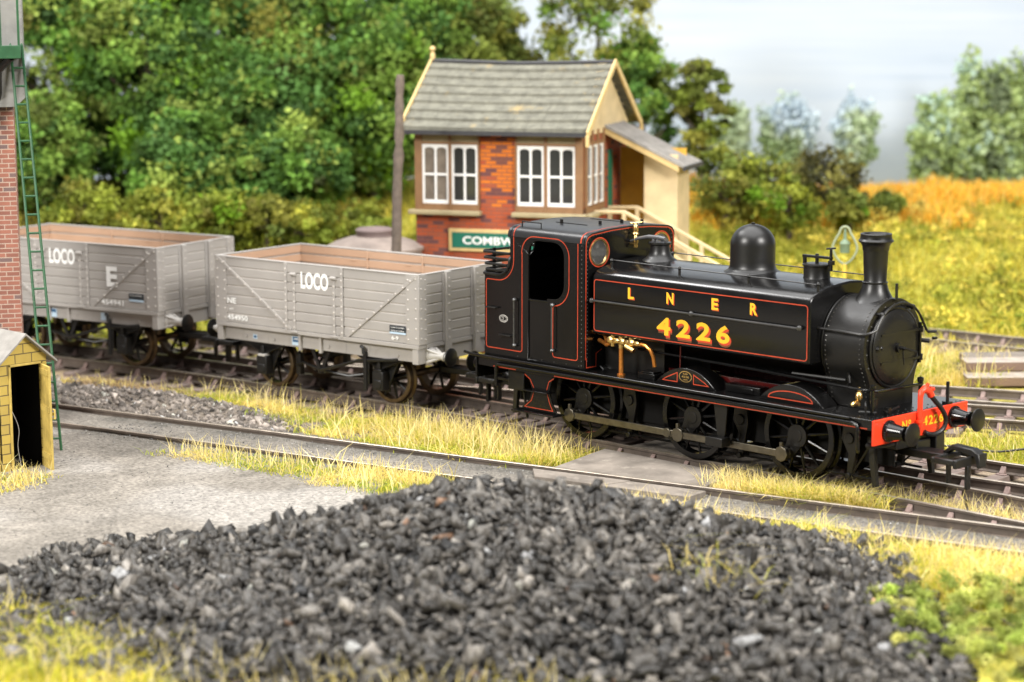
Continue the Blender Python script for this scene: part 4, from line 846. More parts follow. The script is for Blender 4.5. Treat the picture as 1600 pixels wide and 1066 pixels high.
for xx in (.15, -.16, -1.5): q.box(xx-.02, xx+.02, -.975, -.94, 6.95, 7.86) if xx > 0 else q.box(xx-.035, xx+.035, -.975, -.94, 6.95, 7.86) if False else q.cyl((xx, -.96, 6.95), (xx, -.96, 7.86), .022, n=6)
q.tube([(-2.4, -.96, 7.86), (.16, -.96, 7.86), (.16, -.24, 7.86)], .024, n=6); q.build('platform_railing', GRPAINT, WT)
q = MB(); q.cyl((-.0, -.80, 6.76), (-.55, -.12, 6.2), .07, n=8); q.cyl((-.5, -.14, 6.25), (-.5, -.14, 5.7), .12, .14, n=12); q.tube([(-.2, -.24, 6.75), (-.22, -.26, 6.1), (-.3, -.1, 5.8)], .04); q.build('bracket', PLAST, WT)
# ladder
wm = Matrix.Translation(Vector((-13.06, -6.82, -.1))) @ Matrix.Rotation(1.0, 4, 'Z'); inv = wm.inverted()
foot, top = inv @ Vector((-10.93, -7.60, -.1)), inv @ Vector((-12.86, -6.84, 6.95)); sd_ = Vector((.115, .0, 0)); q = MB()
for s in (-1, 1): q.tube([foot+sd_*s, top+sd_*s*.85], .025, n=6)
for k in range(21):
    t_ = .03+.045*k
    if t_ < .98: c = foot.lerp(top, t_); q.cyl(c-sd_*(1-.15*t_), c+sd_*(1-.15*t_), .02, n=6)
q.build('ladder', GRPAINT, WT)
# yellow hut
HT = thing('yellow_hut', 'small yellow block hut with grey felt roof and open door', 'hut', (-10.02, -9.20, -.12), 0)
x0, Wd, He, Ha = -1.7, .92, 1.92, 2.30
q = MB()
q.box(x0, 0, 0, .07, 0, He); q.box(x0, 0, Wd-.07, Wd, 0, He); q.box(x0, x0+.07, .07, Wd-.07, 0, He); q.build('wall', YBRK, HT)
q = MB().box(-.06, .006, .0, .20, 0, He-.03); q.box(-.06, .005, .80, Wd, 0, He-.03)
q.prism([(0, He-.12), (Wd, He-.12), (Wd, He), (Wd/2, Ha), (0, He)], -.06, .008, 'x'); q.build('front_wall', YBRK, HT, bevel=.01)
q = MB().box(-.0, .03, .17, .21, 0, He-.10); q.box(0, .03, .79, .83, 0, He-.1); q.box(0, .03, .17, .83, He-.14, He-.10); q.build('door_frame', YPAINT, HT, bevel=.008)
q = MB()
for s in (0, 1):
    f = lambda yy: yy if s == 0 else Wd-yy
    q.prism([(f(-.13), He-.13), (f(Wd/2), Ha), (f(Wd/2), Ha+.035), (f(-.13), He-.095)], x0-.1, .14, 'x')
q.build('roof', FELT, HT)
q = MB().box(x0+.08, -.07, .08, Wd-.08, .01, .03); q.box(-.9, -.85, .08, Wd-.08, .03, He-.1); q.box(-.84, -.065, .072, .085, .03, He-.02); q.box(-.84, -.065, Wd-.085, Wd-.072, .03, He-.02); q.box(-.84, -.065, .09, Wd-.09, He-.03, He-.02); q.build('interior_shade', INSIDE, HT)  # dark lining over the yellow walls paints the shade behind the doorway
Md = Matrix.Translation((.035, .79, 0)) @ Matrix.Rotation(math.radians(-14), 4, 'Z')
q = MB().box(0, .42, -.02, .02, .01, He-.14, Md)
for z in (.2, 1.0, 1.62): q.box(.02, .40, -.04, -.02, z, z+.10, Md)
for k in range(1, 4): q.box(.105*k-.004, .105*k+.004, -.024, -.02, .02, He-.15, Md)
dr = q.build('door', YPAINT, HT, bevel=.008)
q = MB().box(.36, .40, .02, .07, .95, 1.0, Md); q.tube([Md @ Vector((.38, .05, .9)), Md @ Vector((.44, .06, .9)), Md @ Vector((.44, .06, 1.05)), Md @ Vector((.38, .05, 1.05))], .015, n=6); q.build('handle', YPAINT, dr)
q = MB().tube(smooth_path([(-.1, .22, 1.15), (-.12, .30, 1.0), (-.1, .40, .7), (-.12, .38, .4), (-.1, .42, .05)], 6), .006, n=5); q.build('wire', GREYB, HT)

# ================================================================ ground, tracks and scatter
def hermite(nodes, x):
    nodes = sorted(nodes); xs = [n[0] for n in nodes]; i = min(max(int(np.searchsorted(xs, x))-1, 0), len(nodes)-2)
    (x0, y0, m0), (x1, y1, m1) = nodes[i], nodes[i+1]; h = x1-x0; t = (x-x0)/h
    return (2*t**3-3*t**2+1)*y0+(t**3-2*t**2+t)*h*m0+(-2*t**3+3*t**2)*y1+(t**3-t**2)*h*m1
MAIN = [(14, 0, 0), (-4, 0, 0), (-11.29, -.3525, .130), (-18.38, -1.465, .2345), (-34, -5.9, .34)]
ymain = lambda x: hermite(MAIN, x)
ymain_np = lambda X: np.interp(X, np.linspace(-34, 14, 200), [ymain(v) for v in np.linspace(-34, 14, 200)])
ysid = lambda x: -2.70+.235*x
def vnoise(X, Y, sc, seed):
    """smooth value noise"""
    r = np.random.default_rng(seed); G = r.random((64, 64)); x, y = X/sc+100, Y/sc+100
    xi, yi = np.floor(x).astype(int), np.floor(y).astype(int); fx, fy = x-xi, y-yi; fx = fx*fx*(3-2*fx); fy = fy*fy*(3-2*fy)
    g = lambda a, b: G[a % 64, b % 64]
    return (g(xi, yi)*(1-fx)*(1-fy)+g(xi+1, yi)*fx*(1-fy)+g(xi, yi+1)*(1-fx)*fy+g(xi+1, yi+1)*fx*fy)-.5
sstep = lambda a, b, x: (lambda t: t*t*(3-2*t))(np.clip((x-a)/(b-a), 0, 1))
def terrain(X, Y):
    X, Y = np.asarray(X, float), np.asarray(Y, float); S, T = to_st(X, Y)
    ds = (Y-(-2.05+.235*X))*.973
    z = np.where(ds < -1.3, -.085, -.095); z = z-.055*sstep(-2.5, 1.5, X)*sstep(-1.9, -1.4, ds)
    z = z+(-.24+.075)*sstep(.15, 1.3, ds)
    n = vnoise(X, Y, 1.3, 1)*.05+vnoise(X, Y, .4, 2)*.02
    rub = np.exp(-(((X+13.4)/3.4)**2+((Y+3.35-.2*(X+13.4))/.72)**2)); z = z+rub*.22
    bank = (2.45-.42*sstep(2, 9, S))*sstep(50.5, 64.5, T+vnoise(X, Y, 4, 3)*2.2)
    return z+n*np.where(ds < .3, .45, 1)+bank+bank*(vnoise(X, Y, 2.5, 4)*.30+vnoise(X, Y, 1.1, 5)*.14)-2.2*sstep(66.5, 70, T)
s_ = np.arange(-34, 34.01, .2); t_ = np.arange(18, 82.01, .2); SS, TT = np.meshgrid(s_, t_)
GX = CAM[0]+GR[0]*SS+GF[0]*TT; GY = CAM[1]+GR[1]*SS+GF[1]*TT; GZ = terrain(GX, GY)
ds = (GY-(-2.05+.235*GX))*.973; dm = GY-ymain_np(GX)
N1, N2, N3 = vnoise(GX, GY, 1.6, 21), vnoise(GX, GY, .5, 22), vnoise(GX, GY, 5, 23)
def mixc(c, col, w): return c*(1-w[..., None])+np.array(col)*w[..., None]
gc = np.ones(GX.shape+(3,))*np.array((.192, .174, .150))
gc = gc*(1+.30*N1+.30*N2+.35*vnoise(GX, GY, .25, 27))[..., None]
gc = mixc(gc, (.30, .285, .265), np.clip(sstep(.08, .32, N1+.5*N3)*.5*(ds < -1.4), 0, 1))
gc = mixc(gc, (.085, .08, .07), np.clip((np.exp(-((ds+1.45)/.22)**2)+np.exp(-((ds-.12)/.25)**2)+np.exp(-((ds+.25)/.2)**2))*(.6+N2), 0, .85))
gc = mixc(gc, (.155, .13, .105), sstep(.15, .8, ds))
gc = mixc(gc, (.42, .36, .09), sstep(-1.75, -2.05, ds)*sstep(-1.5, .5, GX)*.9)
gc = mixc(gc, (.36, .275, .175), np.clip(np.exp(-((dm+1.3)/.5)**2)*(1+N2)*sstep(-5.5, -8, GX), 0, 1))
gc = mixc(gc, (.15, .12, .10), np.clip(np.exp(-(dm/.7)**4), 0, 1))
gc = mixc(gc, (.19, .175, .16), sstep(.1, .3, ds)*sstep(1.5, .9, ds)*sstep(.8, 2.0, GX))
gc = mixc(gc, (.30, .235, .165), sstep(.7, 1.4, dm)*(GX > -1)*.8)
gc = mixc(gc, (.46, .39, .09), sstep(2.6, 3.6, dm+N1))
SG, TG = to_st(GX, GY)
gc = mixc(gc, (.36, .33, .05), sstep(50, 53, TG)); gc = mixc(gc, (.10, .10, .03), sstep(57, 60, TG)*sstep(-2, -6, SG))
gc = mixc(gc, (.40, .36, .06), sstep(27.6, 26.4, TG)*.9)
GROUND = mat('ground', (1, 1, 1), .95, var=.42, vscale=17, bump=.9, bscale=24, spec=.15, attr='Col')
ny, nx = GX.shape; ii = (np.arange(ny-1)[:, None]*nx+np.arange(nx-1)[None, :]).ravel()
g = np_mesh('ground', np.stack([GX, GY, GZ], -1).reshape(-1, 3), F4=np.stack([ii, ii+1, ii+nx+1, ii+nx], -1), col=np.clip(gc, .01, 1).reshape(-1, 3), mt=GROUND, smooth=True); tag(g, kind='structure')

RP = [(-.07, -.19), (.07, -.19), (.07, -.175), (.015, -.15), (.013, -.06), (.034, -.045), (.034, -.006), (.026, 0), (-.026, 0), (-.034, -.006), (-.034, -.045), (-.013, -.06), (-.015, -.15), (-.07, -.175)]
def rail_mesh(path, off, zoff=0.):
    P = np.array(path, float); d = np.gradient(P, axis=0); d /= np.linalg.norm(d, axis=1)[:, None]; nrm = np.stack([-d[:, 1], d[:, 0]], 1); C = P+nrm*off
    q = MB(); n = len(RP); vs = [(C[i, 0]+nrm[i, 0]*a, C[i, 1]+nrm[i, 1]*a, b+zoff) for i in range(len(C)) for a, b in RP]
    q.use(RAILM); q.use(RAILT)
    for i in range(len(C)-1): pass
    fs, mi = [], []
    for i in range(len(C)-1):
        for k in range(n): fs.append((i*n+k, i*n+(k+1) % n, (i+1)*n+(k+1) % n, (i+1)*n+k)); mi.append(1 if k in (6, 7, 8) else 0)
    q.add(vs, fs); q.mi = mi; return q
SLP = MB().use(SLEEP).box(-.125, .125, -1.28, 1.28, -.32, -.195); SLP.use(CHAIR)
for s in (-1, 1):
    yy = s*.663; SLP.box(-.085, .085, yy-.16, yy+.16, -.193, -.172)
    for e in (-1, 1): SLP.prism([(yy+e*.02, -.055), (yy+e*.05, -.075), (yy+e*.13, -.172), (yy+e*.02, -.172)], -.045, .045, 'x')
sleeper0 = None
def track(name, label, path, sl=True, zoff=0., sl_range=None, step=.76, group=None):
    global sleeper0
    T = thing(name, label, 'track', (0, 0, 0), 0, group)
    for o in (-.663, .663): rail_mesh(path, o, zoff).build('rail', None, T, smooth=30)
    if sl:
        P = np.array(path); L = np.concatenate([[0], np.cumsum(np.linalg.norm(np.diff(P, axis=0), axis=1))]); k = 0
        while k*step < L[-1] and k < 95:
            x, y = np.interp(k*step, L, P[:, 0]), np.interp(k*step, L, P[:, 1]); x2, y2 = np.interp(k*step+.1, L, P[:, 0]), np.interp(k*step+.1, L, P[:, 1]); k += 1
            if sl_range and not (sl_range[0] < x < sl_range[1]): continue
            if sleeper0 is None: o = sleeper0 = SLP.build('sleeper', None, T, bevel=.012)
            else: o = sleeper0.copy(); COL.objects.link(o); o.parent = T
            o.location = (x, y, zoff+random.uniform(-.006, .004)); o.rotation_euler = (0, 0, math.atan2(y2-y, x2-x)+random.uniform(-.02, .02))
    return T
track('railway_track', 'curved track on brown sleepers carrying the black engine and grey wagons', [(x, ymain(x)) for x in np.linspace(-30, 12, 90)])
track('railway_track', 'siding track sunk in grey ash, nearest the coal heap', [(x, ysid(x)) for x in np.linspace(-24, 12, 40)], sl=False)
# point blades beside the siding
q = rail_mesh([(x, -2.05+.235*x+.13) for x in np.linspace(.6, 3.4, 6)], 0, -.02)
T3 = [(-24, -.2), (-18, .8), (-12, 1.42), (-6, 1.72), (.6, 1.93), (3, 2.16), (8, 2.8), (12, 3.4)]
def cr(P, n=8): return [(p.x, p.y) for p in smooth_path([(a, b, 0) for a, b in P], n)]
track('railway_track', 'track running close behind the black engine on bare ballast', cr(T3))
track('railway_track', 'far track beyond the engine chimney end, nearer of two converging lines', cr([(-14, .5), (-8, 3.0), (-3.5, 5.15), (-1.2, 6.25), (.5, 7.0), (4, 8.2), (9, 9.6)]), zoff=-.02)
track('railway_track', 'far track beside the old timber baulks', cr([(-14, 2.2), (-8, 5.0), (-3.2, 7.25), (-1.3, 8.05), (2, 9.3), (9, 11.6)]), zoff=-.02)
track('railway_track', 'overgrown track at the foot of the yellow grass bank', cr([(-22, 9.3), (-14, 11.6), (-7.3, 13.05), (-5.3, 13.3), (0, 14.4), (8, 17)]), zoff=.02, step=.7)
# crossing boards
def slab(poly, z0, z1, label):
    q = MB().prism(poly, z0, z1, 'z'); o = q.build('crossing_board', CARD, None, bevel=.012); return tag(o, label, 'board', 'crossing boards laid between the rails')
slab([(-4.0, -1.02), (-1.15, -1.0), (-.80, -2.15), (-3.55, -2.84)], -.16, -.035, 'large grey-brown board between the siding and the engine wheels')
slab([(-3.75, -3.02), (-1.95, -2.58), (-2.10, -3.13), (-3.3, -3.42)], -.16, -.028, 'grey board between the siding rails, left one with a pale chipped end')
slab([(-1.93, -2.58), (-.62, -2.27), (-.55, -2.76), (-2.08, -3.12)], -.16, -.036, 'grey board between the siding rails, right one with a broken dark end')
slab([(-3.9, -.54), (-1.0, -.54), (-1.0, .54), (-3.9, .54)], -.16, -.05, 'board between the running rails under the engine')
# timber baulks
def baulk(c, ln, w, h, rz, z, label, mt=BOARDEDGE):
    q = MB().use(mt).box(-ln/2, ln/2, -w/2, w/2, h-.02, h); q.use(BAULKD).box(-ln/2+.003, ln/2-.003, -w/2+.003, w/2-.003, 0, h-.021); o = q.build('timber_baulk', None, None, bevel=.012); o.location = (c[0], c[1], z); o.rotation_euler = (0, 0, rz); return tag(o, label, 'timber baulk', 'old timber baulks by the far track')
ang = math.atan2(.71, .70)+.02
B0 = np.array([-3.3, 10.65]); d1, d2 = np.array([math.cos(ang), math.sin(ang)]), np.array([-math.sin(ang), math.cos(ang)])
b0 = B0+d1*1.05
for k, (o, z, lb) in enumerate(((-.62, -.22, 'weathered timber baulk, lowest step nearest the far track'), (-.02, -.01, 'weathered timber baulk with pale top, middle of the stepped row'), (.58, .0, 'grey topped timber baulk at the back of the stepped row'))):
    baulk(b0+d2*o+d1*(.1*k), 4.6, .60, .19, ang, z, lb, BOARDEDGE if k < 2 else CARD)
for k, o in enumerate((-.02, .58)): baulk(b0+d2*o, 4.5, .58, .20, ang, -.22, 'brown timber baulk underneath the '+('middle' if k == 0 else 'back')+' step', BAULKD)
# cable and rod on the ground
q = MB().tube(smooth_path([(-1.0, 3.55, -.17), (-.2, 3.75, -.16), (.6, 3.95, -.17), (1.1, 4.3, -.1), (1.6, 4.9, -.15)], 6), .022, n=6); tag(q.build('cable', PLAST, None), 'thin black cable lying over the grass right of the buffers', 'cable')
q = MB().cyl((-1.9, 4.1, -.19), (-.9, 5.9, -.1), .035, n=8); tag(q.build('iron_rod', CHAIR, None), 'rusty rod lying on the ballast behind the far buffer', 'rod')

# ---------------------------------------------------------------- grass
GRASSM, t, b = nt('static_grass'); a = t.nodes.new('ShaderNodeAttribute'); a.attribute_name = 'Col'; t.links.new(a.outputs['Color'], b.inputs['Base Color']); b.inputs['Roughness'].default_value = .7; b.inputs['Specular IOR Level'].default_value = .2
tr = t.nodes.new('ShaderNodeBsdfTranslucent'); t.links.new(a.outputs['Color'], tr.inputs['Color']); mx = t.nodes.new('ShaderNodeMixShader'); mx.inputs[0].default_value = .3
t.links.new(b.outputs[0], mx.inputs[1]); t.links.new(tr.outputs[0], mx.inputs[2]); t.links.new(mx.outputs[0], t.nodes['Material Output'].inputs['Surface'])
STRAW = [(.76, .60, .20), (.82, .68, .28), (.70, .56, .15), (.80, .64, .17)]; YG = [(.56, .50, .07), (.45, .45, .055), (.62, .54, .09), (.33, .38, .045)]; GRN = [(.12, .23, .02), (.20, .30, .03), (.28, .34, .035)]
def in_poly(P, poly):
    x, y = P[:, 0], P[:, 1]; ins = np.zeros(len(P), bool); n = len(poly)
    for i in range(n):
        (x0, y0), (x1, y1) = poly[i], poly[(i+1) % n]
        c = ((y0 > y) != (y1 > y)) & (x < (x1-x0)*(y-y0)/((y1-y0) if y1 != y0 else 1e-9)+x0); ins ^= c
    return ins
def scatter(poly, n, ragged=0.):
    A = np.array(poly); lo, hi = A.min(0)-ragged, A.max(0)+ragged; out = np.zeros((0, 2))
    while len(out) < n:
        p = RNG.uniform(lo, hi, (n*3, 2)); out = np.concatenate([out, p[in_poly(p+RNG.normal(0, ragged+1e-6, p.shape), poly)]])
    return out[:n]
def pick(pal, n, jit=.16):
    c = np.array(pal)[RNG.integers(0, len(pal), n)]; return np.clip(c*(1+RNG.normal(0, jit, (n, 1))), .005, 1)
def blades(P, h, w, lean, col, z=None):
    n = len(P); z = terrain(P[:, 0], P[:, 1])-.02 if z is None else z
    a = RNG.uniform(0, 2*PI, n); l = np.abs(RNG.normal(0, lean, n))*h; dx, dy = np.cos(a)*l, np.sin(a)*l
    b_ = RNG.uniform(0, PI, n); wx, wy = np.cos(b_)*w/2, np.sin(b_)*w/2
    B = np.stack([P[:, 0], P[:, 1], z], 1); W3 = np.stack([wx, wy, 0*wx], 1)
    Mid = B+np.stack([dx*.35, dy*.35, h*.55], 1); Tip = B+np.stack([dx, dy, h*np.sqrt(np.clip(1-np.clip(lean*.5, 0, .8)**2, .2, 1))], 1)
    V = np.stack([B-W3, B+W3, Mid-W3*.8, Mid+W3*.8, Tip], 1).reshape(-1, 3); i = np.arange(n)*5
    return V, np.stack([i, i+1, i+3, i+2], 1), np.stack([i+2, i+3, i+4], 1), np.repeat(col, 5, 0)
def grass(label, parts, name='grass'):
    V, Q, T, C, o = [], [], [], [], 0
    for (P, h, w, lean, col) in parts:
        v, q4, t3, c = blades(P, h, w, lean, col); V.append(v); Q.append(q4+o); T.append(t3+o); C.append(c); o += len(v)
    ob = np_mesh(name, np.concatenate(V), np.concatenate(Q), np.concatenate(T), np.concatenate(C), GRASSM); return tag(ob, label, kind='stuff')
def turf(poly, n_short, n_tall, pals, hs=(.07, .22), ht=(.3, .6), ragged=.12, tallpal=[(.84, .72, .36), (.78, .64, .27), (.72, .60, .20)], wt=.016):
    n_short = int(n_short*1.35); P = scatter(poly, n_short, ragged); out = []; P = P[vnoise(P[:, 0], P[:, 1], .7, 35)+.5*vnoise(P[:, 0], P[:, 1], .25, 36)+RNG.normal(0, .08, len(P)) > -.22]
    nn = vnoise(P[:, 0], P[:, 1], .8, 31)+RNG.normal(0, .12, len(P)); k = np.digitize(nn, np.linspace(-.3, .3, len(pals)+1)[1:-1])
    col = np.zeros((len(P), 3))
    for j, pal in enumerate(pals): m_ = k == j; col[m_] = pick(pal, m_.sum())
    hh = RNG.uniform(hs[0], hs[1], len(P))*(1+1.1*np.clip(vnoise(P[:, 0], P[:, 1], 1.1, 33), -.5, .6))
    out.append((P, hh, .016, 1.25, col))
    if n_tall:
        P = scatter(poly, n_tall, ragged*.6); out.append((P, RNG.uniform(ht[0], ht[1], n_tall), wt, .58, pick(tallpal, n_tall)))
    return out
G1 = [(-15.2, -2.35), (-12.81, -1.75), (-10.24, -1.40), (-7.86, -1.05), (-5.73, -.95), (-4.25, -1.0), (-3.85, -1.7), (-4.6, -2.85), (-6.99, -3.2), (-9.0, -3.55), (-9.6, -2.95), (-11.2, -2.7), (-12.81, -2.6)]
G1b = [(-8.6, -1.3), (-5.7, -1.0), (-4.3, -1.1), (-4.3, -2.2), (-6, -2.4), (-8, -2.3)]
grass('yellow-green grass between the wagons and the siding', turf(G1, 9500, 500, [STRAW, YG, YG, YG+GRN[1:]], ragged=.22)+turf(G1b, 4200, 620, [YG, STRAW, YG], (.10, .26), (.36, .66), .2))
grass('sandy dry grass along the wagon rail', turf([(-17.5, -2.7), (-12.5, -1.75), (-9.2, -1.25), (-6.5, -.92), (-6.5, -1.15), (-9.2, -1.6), (-12.5, -2.2), (-17.5, -3.2)], 5200, 160, [STRAW, [(.42, .30, .17), (.50, .37, .22)]], (.05, .15), (.2, .4), .15))
G2 = [(-9.42, -6.66), (-9.1, -5.85), (-7.07, -5.2), (-5.3, -4.72), (-4.0, -4.45), (-3.6, -5.4), (-4.68, -6.05), (-5.6, -6.2), (-6.0, -5.9), (-7.1, -6.15), (-8.2, -6.3)]
grass('low grass tuft on the ash beside the near siding rail', turf(G2, 5200, 420, [STRAW, YG, YG+GRN[1:]], (.06, .18), (.25, .45), .1))
G3 = [(-1.25, -1.75), (-1.15, -.98), (.2, -.86), (1.1, -.86), (2.0, -1.0), (1.0, -1.55), (0, -1.95), (-.8, -2.1)]
grass('straw grass in front of the leading wheels', turf(G3, 3600, 700, [STRAW, YG, STRAW], (.18, .38), (.35, .52), .07, wt=.014))
G4 = [(.9, -.52), (5.6, -.5), (5.6, .28), (3.2, .34), (1.2, .1)]
grass('straw grass growing between the rails ahead of the engine', turf(G4, 4200, 800, [STRAW, STRAW, YG], (.12, .30), (.28, .46), .06, wt=.014))
G5 = [(-1.5, -3.95), (-.4, -3.60), (1.2, -3.22), (2.8, -2.82), (5.1, -2.25), (7.5, -1.8), (7.3, -4.9), (5.0, -4.9), (3.3, -4.4), (1.2, -4.4), (-.6, -4.6)]
grass('thick yellow grass between the siding and the coal heap', turf(G5, 15000, 1500, [STRAW, [(.72, .56, .12), (.62, .50, .08)], YG], (.09, .28), (.3, .48), .14, wt=.015))
grass('yellow-green grass at the near edge of the coal heap', turf([tuple(st(*p)) for p in ((-9, 30), (-6.5, 28.6), (-5.7, 27.3), (-3.6, 26.1), (-2.0, 25.6), (.6, 25.2), (.8, 24), (-8, 24))], 13000, 900, [YG, [(.74, .66, .06), (.60, .58, .045)], [(.80, .68, .12), (.70, .62, .07)]], (.08, .26), (.3, .5), .2, wt=.015))
grass('dry grass beside the yellow hut', turf([(-9.9, -9.35), (-9.3, -8.7), (-8.6, -9.6), (-8.3, -10.9), (-10.2, -10.8)], 1500, 240, [STRAW, YG], (.05, .2), (.2, .4), .12))
grass('grass on the ballast behind the engine front', turf([(-3.0, 3.3), (-1.2, 3.2), (1.2, 3.6), (3, 4.6), (2.2, 6.6), (.2, 5.6), (-2.0, 4.9)], 5200, 420, [STRAW, YG, YG+GRN[2:]], (.08, .24), (.25, .45), .15))
grass('tall grass between the far tracks', turf([(-6.6, 8.6), (-4.2, 8.4), (-3.2, 9.4), (-3.4, 10.6), (-4.6, 11.8), (-8, 11.6)], 5200, 420, [STRAW, YG, YG+GRN[1:]], (.15, .45), (.4, .8), .2, wt=.02))
# coarse tufted bank
P = np.array([st(RNG.uniform(-22, 22), 50.4+15*RNG.random()**1.15) for _ in range(46000)])
nz = vnoise(P[:, 0], P[:, 1], 1.6, 41)+.6*vnoise(P[:, 0], P[:, 1], .6, 42); colb = np.where((nz > .06)[:, None], pick([(.30, .32, .035), (.38, .37, .04), (.24, .26, .03)], len(P)), pick([(.62, .53, .08), (.56, .48, .06), (.68, .58, .12), (.48, .44, .055)], len(P)))
grass('yellow-green rough grass covering the bank', [(P, RNG.uniform(.12, .38, len(P)), .05, .9, colb)])
P = np.array([st(RNG.uniform(4.5, 24), 59.6+7.0*RNG.random()**.8) for _ in range(26000)]); Sx, Tx = to_st(P[:, 0], P[:, 1]); P = P[Tx-60.6+4.5*vnoise(P[:, 0], P[:, 1], 1.8, 51)+2*vnoise(P[:, 0], P[:, 1], .6, 52)-.10*(Sx-9) > 0]
grass('orange dry grass along the top of the bank', [(P, RNG.uniform(.18, .55, len(P)), .05, .6, pick([(.92, .47, .04), (.95, .56, .07), (.88, .46, .05), (.93, .64, .17), (.72, .54, .10)], len(P)))])
P = np.array([st(RNG.uniform(-22, 12), 45.5+5.5*RNG.random()) for _ in range(16000)]); P = P[(P[:, 1]-ymain_np(P[:, 0]) > 2.4)]
keep = np.ones(len(P), bool)
for pa in ([(-14, .5), (-8, 3.0), (-3.5, 5.15), (-1.2, 6.25), (4, 8.2)], [(-14, 2.2), (-8, 5.0), (-3.2, 7.25), (-1.3, 8.05), (9, 11.6)]): keep &= np.abs(P[:, 1]-np.interp(P[:, 0], [p[0] for p in pa], [p[1] for p in pa])) > 1.0
keep &= ~((P[:, 0] > -5.5) & (np.abs(P[:, 1]-(11.4+1.0*(P[:, 0]+2.5))) < 2)) ; P = P[keep]
grass('yellow grass on the flat ground before the bank', [(P, RNG.uniform(.05, .22, len(P)), .035, .7, pick(YG+STRAW[:2], len(P)))])

# ---------------------------------------------------------------- coal and rubble
def rock_variants(n, seed):
    """angular broken lumps: hulls of a few scattered points"""
    out = []
    for k in range(n):
        r = np.random.default_rng(seed+k); m_ = int(r.integers(7, 11)); p = r.normal(size=(m_, 3)); p /= np.linalg.norm(p, axis=1)[:, None]; p *= r.uniform(.75, 1.1, (m_, 1))*np.array([1.3, r.uniform(.7, 1.05), r.uniform(.35, .7)])
        bm = bmesh.new(); vs = [bm.verts.new(q_) for q_ in p]; bmesh.ops.convex_hull(bm, input=vs); bmesh.ops.triangulate(bm, faces=bm.faces[:])
        bmesh.ops.delete(bm, geom=[v for v in bm.verts if not v.link_faces], context='VERTS'); bm.verts.index_update()
        out.append((np.array([v.co[:] for v in bm.verts]), np.array([[v.index for v in f.verts] for f in bm.faces]))); bm.free()
    return out
ROCKS = rock_variants(16, 70)
def rot_rand(n):
    q = RNG.normal(size=(n, 4)); q /= np.linalg.norm(q, axis=1)[:, None]; w, x, y, z = q.T
    return np.stack([np.stack([1-2*(y*y+z*z), 2*(x*y-z*w), 2*(x*z+y*w)], 1), np.stack([2*(x*y+z*w), 1-2*(x*x+z*z), 2*(y*z-x*w)], 1), np.stack([2*(x*z-y*w), 2*(y*z+x*w), 1-2*(x*x+y*y)], 1)], 1)
def rocks(name, label, P, R_, col, mt):
    V, F, C, o = [], [], [], 0; var = RNG.integers(0, len(ROCKS), len(P)); M = rot_rand(len(P))
    for k, (v, f) in enumerate(ROCKS):
        ix = np.where(var == k)[0]
        if not len(ix): continue
        vv = np.einsum('nij,vj->nvi', M[ix], v)*R_[ix][:, None, None]+P[ix][:, None, :]
        ff = f[None]+(np.arange(len(ix))*len(v))[:, None, None]+o
        V.append(vv.reshape(-1, 3)); F.append(ff.reshape(-1, 3)); C.append(np.repeat(col[ix], len(v), 0)); o += len(ix)*len(v)
    return tag(np_mesh(name, np.concatenate(V), None, np.concatenate(F), np.concatenate(C), mt), label, kind='stuff')
COAL = mat('coal', (1, 1, 1), .38, var=.5, vscale=14, bump=.2, bscale=45, spec=.32, attr='Col')
ASH = mat('ash_rubble', (1, 1, 1), .85, var=.3, vscale=8, bump=.4, bscale=30, spec=.3, attr='Col')
HP = np.array([[-8.2, 0], [-6.9, .02], [-5.4, .10], [-4, .38], [-2.8, .74], [-1.7, 1.08], [-.9, 1.28], [.4, 1.24], [1.7, 1.08], [3.4, .62], [4.6, .25], [5.6, 0]])
def heap(S, T):
    h = np.interp(S, HP[:, 0], HP[:, 1]); c = 29.9-.05*S; u = (T-c); w = np.where(u > 0, 2.2, 5.2)
    return h*np.clip(1-(np.abs(u)/w)**1.5, 0, 1)
def heap_pts(n, emb):
    S = RNG.uniform(-8, 5.6, n*3); T = RNG.uniform(24.5, 32.3, n*3); h = heap(S, T); k = (h > .02) | (RNG.random(n*3) < .06*(T > 26.5)*(T < 30.6)*(S > -7.5)); S, T, h = S[k][:n], T[k][:n], h[k][:n]
    XY = CAM[:2]+GR*S[:, None]+GF*T[:, None]; return np.stack([XY[:, 0], XY[:, 1], h-.06+emb], 1)
s2 = np.arange(-8.4, 5.9, .15); t2 = np.arange(24.3, 32.4, .15); S2, T2 = np.meshgrid(s2, t2); X2 = CAM[0]+GR[0]*S2+GF[0]*T2; Y2 = CAM[1]+GR[1]*S2+GF[1]*T2; ny, nx = S2.shape; ii = (np.arange(ny-1)[:, None]*nx+np.arange(nx-1)[None, :]).ravel()
h2 = heap(S2, T2)
NC = 19000; cp = heap_pts(NC, .0); NC = len(cp); cr_ = np.clip(np.exp(RNG.normal(math.log(.064), .54, NC)), .020, .23); cp[:, 2] += RNG.uniform(-.3, .25, NC)*cr_
cc = np.clip(np.exp(RNG.normal(math.log(.042), .72, (len(cp), 1)))*np.array([1.10, 1.0, .87]), .008, .24); brn = RNG.random(len(cp)) < .005; cc[brn] *= np.array([1.7, 1.05, .7])
co = rocks('coal_heap', 'big heap of loose dark grey coal in front of the siding', cp, cr_, cc, COAL); tag(co, cat='coal heap')
cm = np_mesh('heap_core', np.stack([X2, Y2, h2-.12], -1).reshape(-1, 3), np.stack([ii, ii+1, ii+nx+1, ii+nx], -1), None, np.full((X2.size, 3), .03), COAL); cm.parent = co
